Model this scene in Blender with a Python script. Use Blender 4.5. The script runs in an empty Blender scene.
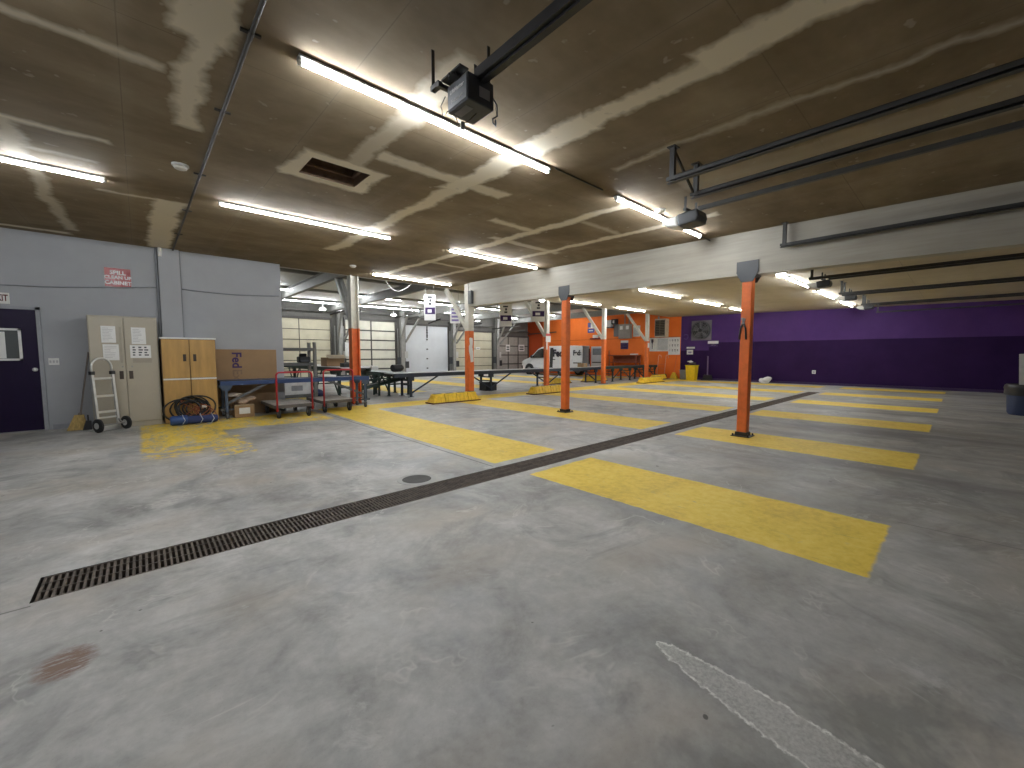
import bpy, bmesh, math, random
from math import sin, cos, pi, radians, sqrt
from mathutils import Vector, Matrix, Euler

random.seed(7)
scene = bpy.context.scene
COL = scene.collection

# ------------------------------------------------------------------ camera
FPX, CAM_H = 408.0, 1.35
YAW, PITCH = radians(47.7), radians(-4.1)
cam = bpy.data.cameras.new('camera')
cam.sensor_width = 36.0
cam.lens = FPX / 1024.0 * 36.0
cam.clip_start = 0.02
cam.clip_end = 200
cam_o = bpy.data.objects.new('camera', cam)
COL.objects.link(cam_o)
cam_o.location = (0, 0, CAM_H)
cam_o.rotation_euler = (radians(90) + PITCH, 0, YAW - radians(90))
scene.camera = cam_o

# ------------------------------------------------------------------ node helpers
class NT:
    def __init__(self, m):
        m.use_nodes = True
        self.t = m.node_tree
        self.t.nodes.clear()
        self.out = self.t.nodes.new('ShaderNodeOutputMaterial')
        self.b = self.t.nodes.new('ShaderNodeBsdfPrincipled')
        self.t.links.new(self.b.outputs[0], self.out.inputs[0])
        tc = self.t.nodes.new('ShaderNodeTexCoord')
        self.obj = tc.outputs['Object']
    def put(self, s, v):
        if v is None: return
        if isinstance(v, bpy.types.NodeSocket): self.t.links.new(v, s)
        elif isinstance(v, (tuple, list)): s.default_value = tuple(v) if len(v) == len(s.default_value) else tuple(v) + (1,)
        else: s.default_value = v
    def m(self, op, a, b=None, c=None, clamp=False):
        n = self.t.nodes.new('ShaderNodeMath'); n.operation = op; n.use_clamp = clamp
        self.put(n.inputs[0], a); self.put(n.inputs[1], b)
        if c is not None: self.put(n.inputs[2], c)
        return n.outputs[0]
    def xyz(self, v=None):
        n = self.t.nodes.new('ShaderNodeSeparateXYZ'); self.put(n.inputs[0], v or self.obj); return n.outputs
    def comb(self, x, y, z=0.0):
        n = self.t.nodes.new('ShaderNodeCombineXYZ')
        for i, v in enumerate((x, y, z)): self.put(n.inputs[i], v)
        return n.outputs[0]
    def scale(self, vec, s):
        n = self.t.nodes.new('ShaderNodeMapping'); self.put(n.inputs['Vector'], vec); n.inputs['Scale'].default_value = s
        return n.outputs[0]
    def noise(self, scale, detail=3.0, rough=0.55, vec=None, dist=0.0):
        n = self.t.nodes.new('ShaderNodeTexNoise')
        self.put(n.inputs['Vector'], vec or self.obj)
        n.inputs['Scale'].default_value = scale; n.inputs['Detail'].default_value = detail
        n.inputs['Roughness'].default_value = rough; n.inputs['Distortion'].default_value = dist
        return n.outputs[0]
    def ramp(self, f, stops):
        n = self.t.nodes.new('ShaderNodeValToRGB'); self.put(n.inputs[0], f)
        e = n.color_ramp.elements
        while len(e) < len(stops): e.new(0.5)
        for k, (p, c) in enumerate(stops):
            e[k].position = p
            e[k].color = (c, c, c, 1) if isinstance(c, (int, float)) else tuple(c) + (1,)
        return n.outputs[0]
    def mix(self, f, a, b, mode='MIX'):
        n = self.t.nodes.new('ShaderNodeMix'); n.data_type = 'RGBA'; n.blend_type = mode
        self.put(n.inputs[0], f); self.put(n.inputs[6], a); self.put(n.inputs[7], b)
        return n.outputs[2]
    def rect(self, x, y, x0, x1, y0, y1, soft):
        d = self.m('MINIMUM', self.m('SUBTRACT', x, x0), self.m('SUBTRACT', x1, x))
        e = self.m('MINIMUM', self.m('SUBTRACT', y, y0), self.m('SUBTRACT', y1, y))
        return self.m('MULTIPLY_ADD', self.m('MINIMUM', d, e), 1.0 / soft, 0.5, clamp=True)
    def bump(self, h, strength=0.2, dist=0.01):
        n = self.t.nodes.new('ShaderNodeBump'); n.inputs['Strength'].default_value = strength
        n.inputs['Distance'].default_value = dist; self.put(n.inputs['Height'], h)
        self.t.links.new(n.outputs[0], self.b.inputs['Normal'])
    def set(self, **k):
        for a, v in k.items(): self.put(self.b.inputs[a.replace('_', ' ')], v)

MATS = {}
def mat(name, col, rough=0.6, metal=0.0, var=0.12, scale=6.0, bump=0.0, stretch=None, spec=None):
    """plain surface with a procedural unevenness of its colour and gloss"""
    if name in MATS: return MATS[name]
    m = bpy.data.materials.new(name); n = NT(m)
    v = n.scale(n.obj, stretch) if stretch else n.obj
    f = n.noise(scale, 4.0, 0.6, v)
    lo = tuple(c * (1 - var) for c in col); hi = tuple(min(1, c * (1 + var)) for c in col)
    n.set(Base_Color=n.ramp(f, [(0.3, lo), (0.7, hi)]), Roughness=n.m('MULTIPLY_ADD', f, 0.2, rough - 0.1, clamp=True), Metallic=metal)
    if spec is not None: n.b.inputs['Specular IOR Level'].default_value = spec
    if bump: n.bump(n.noise(scale * 8, 3.0, 0.6, v), bump)
    MATS[name] = m
    return m
def emit(name, col, strength):
    if name in MATS: return MATS[name]
    m = bpy.data.materials.new(name); n = NT(m)
    n.set(Base_Color=col, Emission_Color=col); n.b.inputs['Emission Strength'].default_value = strength
    MATS[name] = m
    return m

# ------------------------------------------------------------------ mesh helpers
class MB:
    def __init__(self): self.bm = bmesh.new()
    def _hexa(self, vs):
        b = [self.bm.verts.new(v) for v in vs]
        for f in ((0, 1, 2, 3), (7, 6, 5, 4), (0, 4, 5, 1), (1, 5, 6, 2), (2, 6, 7, 3), (3, 7, 4, 0)):
            self.bm.faces.new([b[i] for i in f])
        return self
    def bx(self, x0, x1, y0, y1, z0, z1):
        return self._hexa([(x0, y0, z0), (x1, y0, z0), (x1, y1, z0), (x0, y1, z0), (x0, y0, z1), (x1, y0, z1), (x1, y1, z1), (x0, y1, z1)])
    def obox(self, c, s, rot=(0, 0, 0)):
        R = Euler(rot).to_matrix(); c = Vector(c); hx, hy, hz = (k / 2 for k in s)
        return self._hexa([c + R @ Vector(p) for p in ((-hx, -hy, -hz), (hx, -hy, -hz), (hx, hy, -hz), (-hx, hy, -hz), (-hx, -hy, hz), (hx, -hy, hz), (hx, hy, hz), (-hx, hy, hz))])
    def bar(self, p0, p1, w, h, up=(0, 0, 1)):
        p0, p1 = Vector(p0), Vector(p1); d = (p1 - p0).normalized(); up = Vector(up)
        if abs(d.dot(up)) > 0.99: up = Vector((0, 1, 0))
        s = d.cross(up).normalized() * (w / 2); u = s.cross(d).normalized() * (h / 2)
        return self._hexa([p0 - s - u, p0 + s - u, p0 + s + u, p0 - s + u, p1 - s - u, p1 + s - u, p1 + s + u, p1 - s + u])
    def cyl(self, p0, p1, r, r1=None, n=14):
        p0, p1 = Vector(p0), Vector(p1); r1 = r if r1 is None else r1
        d = (p1 - p0).normalized(); a = Vector((0, 0, 1)) if abs(d.z) < 0.9 else Vector((1, 0, 0))
        u = d.cross(a).normalized(); v = d.cross(u)
        A = [self.bm.verts.new(p0 + (u * cos(2 * pi * k / n) + v * sin(2 * pi * k / n)) * r) for k in range(n)]
        B = [self.bm.verts.new(p1 + (u * cos(2 * pi * k / n) + v * sin(2 * pi * k / n)) * r1) for k in range(n)]
        for k in range(n): self.bm.faces.new((A[k], A[(k + 1) % n], B[(k + 1) % n], B[k]))
        self.bm.faces.new(A[::-1]); self.bm.faces.new(B)
        return self
    def tube(self, pts, r, n=8, closed=False):
        P = [Vector(p) for p in pts]; m = len(P); rings = []; u = None
        for i in range(m):
            if closed: d = (P[(i + 1) % m] - P[i - 1]).normalized()
            else: d = (P[min(i + 1, m - 1)] - P[max(i - 1, 0)]).normalized()
            if u is None:
                a = Vector((0, 0, 1)) if abs(d.z) < 0.9 else Vector((1, 0, 0)); u = d.cross(a).normalized()
            else:
                u = (u - d * u.dot(d)); u = u.normalized() if u.length > 1e-6 else d.orthogonal().normalized()
            v = d.cross(u)
            rings.append([self.bm.verts.new(P[i] + (u * cos(2 * pi * k / n) + v * sin(2 * pi * k / n)) * r) for k in range(n)])
        for i in range(m if closed else m - 1):
            A, B = rings[i], rings[(i + 1) % m]
            for k in range(n): self.bm.faces.new((A[k], A[(k + 1) % n], B[(k + 1) % n], B[k]))
        if not closed: self.bm.faces.new(rings[0][::-1]); self.bm.faces.new(rings[-1])
        return self
    def prism(self, poly, a, b, axis='x'):
        f = {'x': lambda p, t: (t, p[0], p[1]), 'y': lambda p, t: (p[0], t, p[1]), 'z': lambda p, t: (p[0], p[1], t)}[axis]
        A = [self.bm.verts.new(f(p, a)) for p in poly]; B = [self.bm.verts.new(f(p, b)) for p in poly]
        n = len(poly)
        for k in range(n): self.bm.faces.new((A[k], A[(k + 1) % n], B[(k + 1) % n], B[k]))
        self.bm.faces.new(A[::-1]); self.bm.faces.new(B)
        return self
    def lathe(self, c, prof, n=20, M=None):
        c = Vector(c); M = M or Matrix.Identity(3); rings = []
        for r, z in prof:
            if r < 1e-6: rings.append([self.bm.verts.new(c + M @ Vector((0, 0, z)))])
            else: rings.append([self.bm.verts.new(c + M @ Vector((r * cos(2 * pi * k / n), r * sin(2 * pi * k / n), z))) for k in range(n)])
        for A, B in zip(rings, rings[1:]):
            for k in range(n):
                q = [A[k % len(A)], A[(k + 1) % n % len(A)], B[(k + 1) % n % len(B)], B[k % len(B)]]
                s = []
                for v in q:
                    if v not in s: s.append(v)
                if len(s) > 2: self.bm.faces.new(s)
        for R in (rings[0], rings[-1]):
            if len(R) > 2: self.bm.faces.new(R)
        return self
    def quad(self, a, b, c, d):
        self.bm.faces.new([self.bm.verts.new(v) for v in (a, b, c, d)]); return self
    def blob(self, c, s, seed=0, amp=0.25, sub=3):
        r = random.Random(seed); ph = [(r.uniform(2, 6), r.uniform(0, 6), Vector((r.uniform(-1, 1), r.uniform(-1, 1), r.uniform(-1, 1))).normalized()) for _ in range(7)]
        g = bmesh.ops.create_icosphere(self.bm, subdivisions=sub, radius=1.0)
        for v in g['verts']:
            d = v.co.normalized(); k = 1 + amp * sum(sin(f * d.dot(w) + p) for f, p, w in ph) / 4
            v.co = Vector((c[0] + d.x * k * s[0], c[1] + d.y * k * s[1], c[2] + d.z * k * s[2]))
        return self
    def build(self, name, m, parent=None, smooth=False, bevel=0.0, origin=None, segs=2):
        bm = self.bm
        bmesh.ops.recalc_face_normals(bm, faces=bm.faces[:])
        if parent is not None: off = Vector(parent['_at'])
        elif origin is not None: off = Vector(origin)
        else:
            xs = [v.co for v in bm.verts]
            off = Vector(((min(c.x for c in xs) + max(c.x for c in xs)) / 2, (min(c.y for c in xs) + max(c.y for c in xs)) / 2, min(c.z for c in xs)))
        for v in bm.verts: v.co -= off
        if smooth:
            for f in bm.faces: f.smooth = True
        me = bpy.data.meshes.new(name); bm.to_mesh(me); bm.free()
        me.materials.append(m)
        o = bpy.data.objects.new(name, me); COL.objects.link(o)
        if smooth and smooth != 'all':
            for e in me.edges: pass
            me.set_sharp_from_angle(angle=radians(40))
        if bevel:
            b = o.modifiers.new('bevel', 'BEVEL'); b.width = bevel; b.segments = segs; b.limit_method = 'ANGLE'; b.angle_limit = radians(40)
        o['_at'] = tuple(off)
        if parent is not None: o.parent = parent; o.location = (0, 0, 0); o['_at'] = tuple(parent['_at'])
        else: o.location = off
        return o

def tag(o, label=None, cat=None, group=None, kind=None):
    if label: o['label'] = label
    if cat: o['category'] = cat
    if group: o['group'] = group
    if kind: o['kind'] = kind
    return o
def thing(name, label, cat, loc, group=None):
    o = bpy.data.objects.new(name, None); COL.objects.link(o)
    o.empty_display_size = 0.1; o.location = loc; o['_at'] = tuple(loc)
    return tag(o, label, cat, group)
def struct(o): o['kind'] = 'structure'; return o
def kids(o): return [c for c in bpy.data.objects if c.parent == o]
def copy_tree(o, loc=None, label=None, rz=None, parent=None):
    c = o.copy(); COL.objects.link(c)
    if parent is not None: c.parent = parent
    if loc is not None: c.location = loc
    if rz is not None: c.rotation_euler = (0, 0, rz)
    if label: c['label'] = label
    for k in kids(o): copy_tree(k, parent=c)
    return c

WALL_Y = (radians(90), 0, 0)                 # text on a face that looks to -Y
WALL_X = (radians(90), 0, radians(-90))      # text on a face that looks to -X
def text(s, size, m, at, rot, parent=None, bold=0.0, name='lettering', ext=0.0015, align='CENTER', sx=1.0, gap=1.0):
    cu = bpy.data.curves.new('txt', 'FONT'); cu.body = s; cu.size = size; cu.extrude = ext; cu.offset = bold
    cu.align_x = align; cu.align_y = 'CENTER'; cu.space_character = gap; cu.resolution_u = 3
    t = bpy.data.objects.new('txt', cu); COL.objects.link(t)
    dg = bpy.context.evaluated_depsgraph_get(); me = bpy.data.meshes.new_from_object(t.evaluated_get(dg))
    bpy.data.objects.remove(t)
    off = Vector(parent['_at']) if parent is not None else Vector((0, 0, 0))
    M = Matrix.Translation(Vector(at) - off) @ Euler(rot).to_matrix().to_4x4() @ Matrix.Diagonal((sx, 1, 1, 1))
    me.transform(M); me.materials.clear(); me.materials.append(m); me.name = name
    o = bpy.data.objects.new(name, me); COL.objects.link(o)
    o['_at'] = tuple(off)
    if parent is not None: o.parent = parent
    return o

def CEIL(y): return 3.27 + 0.02 * y
# ------------------------------------------------------------------ shared materials
WHITE = mat('white_paint', (0.72, 0.72, 0.70), 0.5)
CREAMP = mat('column_cream', (0.62, 0.60, 0.53), 0.55)
ORANGE = mat('orange_paint', (0.70, 0.155, 0.032), 0.45, var=0.15)
BLACKM = mat('black_metal', (0.02, 0.02, 0.022), 0.45)
DARKM = mat('dark_grey_metal', (0.055, 0.06, 0.068), 0.45)
GALV = mat('galvanised_steel', (0.30, 0.30, 0.29), 0.45, 0.6)
STEEL = mat('track_steel', (0.065, 0.065, 0.064), 0.45, 0.4)
ALU = mat('aluminium', (0.62, 0.62, 0.60), 0.35, 0.6)
PAPER = mat('paper', (0.75, 0.75, 0.74), 0.8, var=0.04)
INK = mat('dark_ink', (0.05, 0.05, 0.06), 0.7)
PURPLEINK = mat('purple_ink', (0.04, 0.012, 0.095), 0.6)
WHITEINK = mat('white_ink', (0.8, 0.8, 0.8), 0.6)
REDP = mat('red_paint', (0.42, 0.02, 0.03), 0.4)
CARD = mat('cardboard', (0.30, 0.19, 0.10), 0.85, var=0.08, scale=3)
YELLOWP = mat('yellow_paint', (0.80, 0.53, 0.035), 0.5, var=0.18, scale=9)
RUBBER = mat('black_rubber', (0.018, 0.018, 0.018), 0.7)
BLUEP = mat('blue_paint', (0.03, 0.06, 0.16), 0.45)
GREENP = mat('dark_green_paint', (0.02, 0.04, 0.035), 0.5)
BELT = mat('conveyor_belt', (0.33, 0.34, 0.35), 0.45, var=0.2, stretch=(0.6, 6, 6))
LABELW = mat('label_white', (0.7, 0.7, 0.68), 0.6)
TUBE = emit('led_tube', (0.93, 0.97, 1.0), 64.0)
# ------------------------------------------------------------------ floor
TX0, TX1, TY0, TY1 = -0.51, 18.0, 3.34, 3.69          # drain trench
RX0, RX1, RY0, RY1 = -6.6, 22.5, -1.75, 11.0
DX0, DY1 = 1.6, 22.9                                    # dock bay
def floor_material():
    m = bpy.data.materials.new('stained_concrete_floor'); n = NT(m)
    X, Y, _ = n.xyz()
    big = n.noise(0.45, 4, 0.6); mid = n.noise(1.7, 5, 0.65, dist=0.6); fine = n.noise(14, 4, 0.7); grit = n.noise(90, 2, 0.6)
    drag = n.noise(1.0, 4, 0.6, n.scale(n.obj, (2.4, 0.45, 1)))
    f = n.m('ADD', n.m('MULTIPLY', big, 0.34), n.m('ADD', n.m('MULTIPLY', mid, 0.34), n.m('ADD', n.m('MULTIPLY', drag, 0.18), n.m('MULTIPLY', fine, 0.14))))
    conc = n.ramp(f, [(0.36, (0.155, 0.15, 0.142)), (0.45, (0.31, 0.305, 0.292)), (0.53, (0.45, 0.442, 0.426)), (0.63, (0.63, 0.62, 0.60))])
    warm = n.noise(0.8, 3, 0.5, n.scale(n.obj, (1, 1.4, 1)))
    conc = n.mix(n.m('MULTIPLY', n.ramp(warm, [(0.5, 0.0), (0.68, 1.0)]), 0.6), conc, (0.42, 0.365, 0.30))
    # dark damp looking patches and pale scuffs
    pat = n.noise(0.9, 5, 0.7, dist=1.2)
    conc = n.mix(n.m('MULTIPLY', n.ramp(pat, [(0.52, 0.0), (0.66, 1.0)]), 0.6), conc, (0.15, 0.155, 0.148))
    scuff = n.noise(2.3, 6, 0.75, dist=0.8)
    conc = n.mix(n.m('MULTIPLY', n.ramp(scuff, [(0.62, 0.0), (0.70, 1.0)]), 0.40), conc, (0.66, 0.65, 0.63))
    conc = n.mix(n.m('MULTIPLY', n.ramp(grit, [(0.62, 0.0), (0.72, 1.0)]), 0.14), conc, (0.10, 0.10, 0.10))
    cool = n.noise(0.75, 4, 0.6, n.scale(n.obj, (1.3, 1, 1)), dist=0.7)
    conc = n.mix(n.m('MULTIPLY', n.ramp(cool, [(0.28, 1.0), (0.44, 0.0)]), 0.45), conc, (0.30, 0.32, 0.355))
    olive = n.m('MULTIPLY', n.m('MULTIPLY_ADD', X, 0.3, -0.1, clamp=True), n.m('MULTIPLY_ADD', Y, -0.4, 1.5, clamp=True))
    conc = n.mix(n.m('MULTIPLY', olive, n.m('MULTIPLY', n.ramp(n.noise(1.1, 4, 0.6), [(0.40, 0.2), (0.6, 1.0)]), 0.5)), conc, (0.25, 0.235, 0.19))
    vein = n.noise(1.3, 4, 0.6, dist=1.0)
    vm = n.m('SUBTRACT', 1.0, n.m('MULTIPLY', n.m('ABSOLUTE', n.m('SUBTRACT', vein, 0.52)), 55.0), clamp=True)
    conc = n.mix(n.m('MULTIPLY', vm, n.m('MULTIPLY', n.ramp(n.noise(1.6, 3, 0.6), [(0.5, 0.0), (0.62, 1.0)]), 0.45)), conc, (0.64, 0.62, 0.58))
    speck = n.noise(11, 1, 0.4)
    conc = n.mix(n.m('MULTIPLY', n.ramp(speck, [(0.80, 0.0), (0.815, 1.0)]), 0.8), conc, (0.06, 0.055, 0.05))
    # dark streaks that run along the bays by the big doors
    st = n.noise(1.0, 4, 0.6, n.scale(n.obj, (0.9, 0.16, 1)))
    stm = n.m('MULTIPLY', n.ramp(st, [(0.45, 0.0), (0.62, 1.0)]), n.m('MULTIPLY', n.m('MULTIPLY_ADD', X, 0.5, -1.8, clamp=True), n.m('MULTIPLY_ADD', Y, -0.4, 1.6, clamp=True)))
    conc = n.mix(n.m('MULTIPLY', stm, 0.65), conc, (0.13, 0.125, 0.12))
    wob = n.m('MULTIPLY_ADD', n.noise(7, 3, 0.6), 0.05, -0.025)
    xw = n.m('ADD', X, wob); yw = n.m('ADD', Y, wob)
    # saw joints and hairline cracks
    def line(mask_x, x, y0, y1, w):
        if mask_x: return n.rect(n.m('MULTIPLY_ADD', wob, 0.3, X), Y, x - w, x + w, y0, y1, w)
        return n.rect(X, n.m('MULTIPLY_ADD', wob, 0.3, Y), y0, y1, x - w, x + w, w)
    for a in ((True, 3.10, 3.75, 10.9, 0.012), (True, 4.47, -1.75, 0.28, 0.004), (False, 10.95, 2.6, 22.5, 0.03), (False, 3.30, -2.2, -0.5, 0.006)):
        conc = n.mix(n.m('MULTIPLY', line(*a), 0.75), conc, (0.07, 0.068, 0.065))
    # grey pad under the conveyor line
    conc = n.mix(n.m('MULTIPLY', n.rect(X, Y, 2.7, 22.4, 10.98, 12.9, 0.02), 0.30), conc, (0.20, 0.20, 0.19))
    # yellow paint
    def mx(*s):
        r = s[0]
        for q in s[1:]: r = n.m('MAXIMUM', r, q)
        return r
    u = n.m('WRAP', n.m('SUBTRACT', xw, 3.2), 3.46, 0.0)
    stripe = n.m('MULTIPLY', n.m('MULTIPLY_ADD', n.m('MINIMUM', u, n.m('SUBTRACT', 1.13, u)), 60.0, 0.5, clamp=True), n.m('GREATER_THAN', X, 3.0))
    yr = mx(n.rect(X, yw, 0, 40, 0.31, 3.22, 0.02), n.rect(X, yw, 0, 40, 3.84, 10.2, 0.02), n.rect(X, yw, 0, 40, 13.2, 20.5, 0.02))
    band = n.rect(xw, yw, 3.2, 22.3, 9.75, 10.72, 0.03)
    main = mx(n.m('MULTIPLY', stripe, yr), band)
    w1 = n.noise(3.0, 7, 0.78, n.scale(n.obj, (1.6, 0.6, 1)), dist=0.4); w2 = n.noise(26, 5, 0.7)
    wear = n.m('MULTIPLY_ADD', w2, 0.45, n.m('MULTIPLY', w1, 0.75))
    main = n.m('MULTIPLY', main, n.ramp(wear, [(0.70, 1.0), (0.80, 0.35)]))
    # the old, half scraped off stripe by the cabinets
    left = mx(n.m('MULTIPLY', n.rect(xw, yw, -0.05, 3.0, 8.85, 10.45, 0.05), n.ramp(n.m('ADD', n.m('MULTIPLY', n.m('SUBTRACT', Y, 8.85), 0.9), n.m('SUBTRACT', n.noise(4.0, 6, 0.75), 0.42)), [(0.0, 0.0), (0.16, 1.0)])), n.m('MULTIPLY', n.rect(xw, yw, 0.72, 1.2, 6.6, 8.3, 0.05), n.ramp(n.noise(6.0, 5, 0.7), [(0.50, 0.0), (0.55, 1.0)])), n.m('MULTIPLY', n.rect(xw, yw, -0.05, 1.05, 6.9, 10.4, 0.05),
              n.ramp(n.m('SUBTRACT', n.m('MULTIPLY_ADD', Y, 0.13, n.m('MULTIPLY', n.noise(3.2, 7, 0.8), 1.3)), 1.09), [(0.46, 0.0), (0.56, 1.0)])))
    left = n.m('MULTIPLY', left, n.ramp(wear, [(0.58, 1.0), (0.70, 0.12)]))
    paint = mx(main, left)
    ycol = n.ramp(n.m('MULTIPLY_ADD', fine, 0.5, n.m('MULTIPLY', mid, 0.5)), [(0.32, (0.60, 0.40, 0.04)), (0.5, (0.80, 0.57, 0.07)), (0.68, (0.88, 0.68, 0.15))])
    ycol = n.mix(n.m('MULTIPLY', n.ramp(n.noise(5.5, 5, 0.75, n.scale(n.obj, (3, .5, 1))), [(0.57, 0.0), (0.70, 1.0)]), 0.35), ycol, (0.27, 0.20, 0.06))
    col = n.mix(paint, conc, ycol)
    # white edged mark of an old spill
    c = n.m('SUBTRACT', X, n.m('MULTIPLY_ADD', Y, 0.13, 1.622))
    hw = n.m('MULTIPLY', n.m('SQRT', n.m('MULTIPLY_ADD', Y, -2.0, 1.79, clamp=True)), 0.098)
    e = n.m('SUBTRACT', n.m('ADD', n.m('ABSOLUTE', c), n.m('MULTIPLY_ADD', n.noise(22, 4, 0.7), 0.07, -0.035)), hw)
    inside = n.m('MULTIPLY_ADD', e, -120.0, 0.5, clamp=True)
    ring = n.m('SUBTRACT', 1.0, n.m('MULTIPLY', n.m('ABSOLUTE', e), 100.0), clamp=True)
    lim = n.m('MULTIPLY', n.m('LESS_THAN', Y, 0.9), n.m('GREATER_THAN', Y, -0.3))
    col = n.mix(n.m('MULTIPLY', n.m('MULTIPLY', inside, lim), n.m('MULTIPLY', n.ramp(n.noise(60, 3, .7), [(0.35, 0.15), (0.65, 0.75)]), 0.9)), col, (0.62, 0.61, 0.58))
    col = n.mix(n.m('MULTIPLY', n.m('MULTIPLY', ring, lim), n.ramp(n.noise(30, 3, .6), [(0.35, 0.3), (0.6, 1.0)])), col, (0.85, 0.84, 0.80))
    # rusty scrape
    rx = n.m('DIVIDE', n.m('ADD', X, 0.305), 0.10); ry = n.m('DIVIDE', n.m('SUBTRACT', Y, 2.575), 0.125)
    rr = n.m('ADD', n.m('MULTIPLY', rx, rx), n.m('MULTIPLY', ry, ry))
    rm = n.m('MULTIPLY', n.m('SUBTRACT', 1.25, n.m('ADD', rr, n.m('MULTIPLY_ADD', n.noise(30, 4, .7), 1.2, -0.6)), clamp=True), n.ramp(n.noise(40, 4, 0.7, n.scale(n.obj, (0.35, 1.5, 1))), [(0.38, 0.2), (0.52, 1.3)]))
    col = n.mix(n.m('MULTIPLY', rm, 0.95, clamp=True), col, (0.20, 0.125, 0.09))
    n.set(Base_Color=col, Roughness=n.m('MULTIPLY_ADD', f, 0.35, n.m('MULTIPLY_ADD', paint, 0.05, 0.34)))
    n.b.inputs['Specular IOR Level'].default_value = 0.35
    n.bump(n.m('ADD', n.m('MULTIPLY', fine, 0.5), n.m('MULTIPLY', grit, 0.25)), 0.12, 0.01)
    return m
FLOORM = floor_material()
M = MB()
def fq(x0, x1, y0, y1): M.quad((x0, y0, 0), (x1, y0, 0), (x1, y1, 0), (x0, y1, 0))
fq(RX0, RX1, RY0, TY0); fq(RX0, TX0, TY0, TY1); fq(TX1, RX1, TY0, TY1); fq(RX0, RX1, TY1, RY1 + 0.12); fq(DX0, RX1, RY1 + 0.12, DY1)
struct(M.build('floor', FLOORM, origin=(0, 0, 0)))
TRENCHM = mat('trench_dark', (0.03, 0.026, 0.022), 0.9, var=0.4)  # dark brown for the trench sides and bottom
M = MB()
M.quad((TX0, TY0, -0.14), (TX1, TY0, -0.14), (TX1, TY1, -0.14), (TX0, TY1, -0.14))
M.quad((TX0, TY0, -0.14), (TX1, TY0, -0.14), (TX1, TY0, 0), (TX0, TY0, 0)); M.quad((TX0, TY1, -0.14), (TX1, TY1, -0.14), (TX1, TY1, 0), (TX0, TY1, 0))
M.quad((TX0, TY0, -0.14), (TX0, TY1, -0.14), (TX0, TY1, 0), (TX0, TY0, 0)); M.quad((TX1, TY0, -0.14), (TX1, TY1, -0.14), (TX1, TY1, 0), (TX1, TY0, 0))
struct(M.build('trim_20', TRENCHM, origin=(0, 0, 0)))

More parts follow.
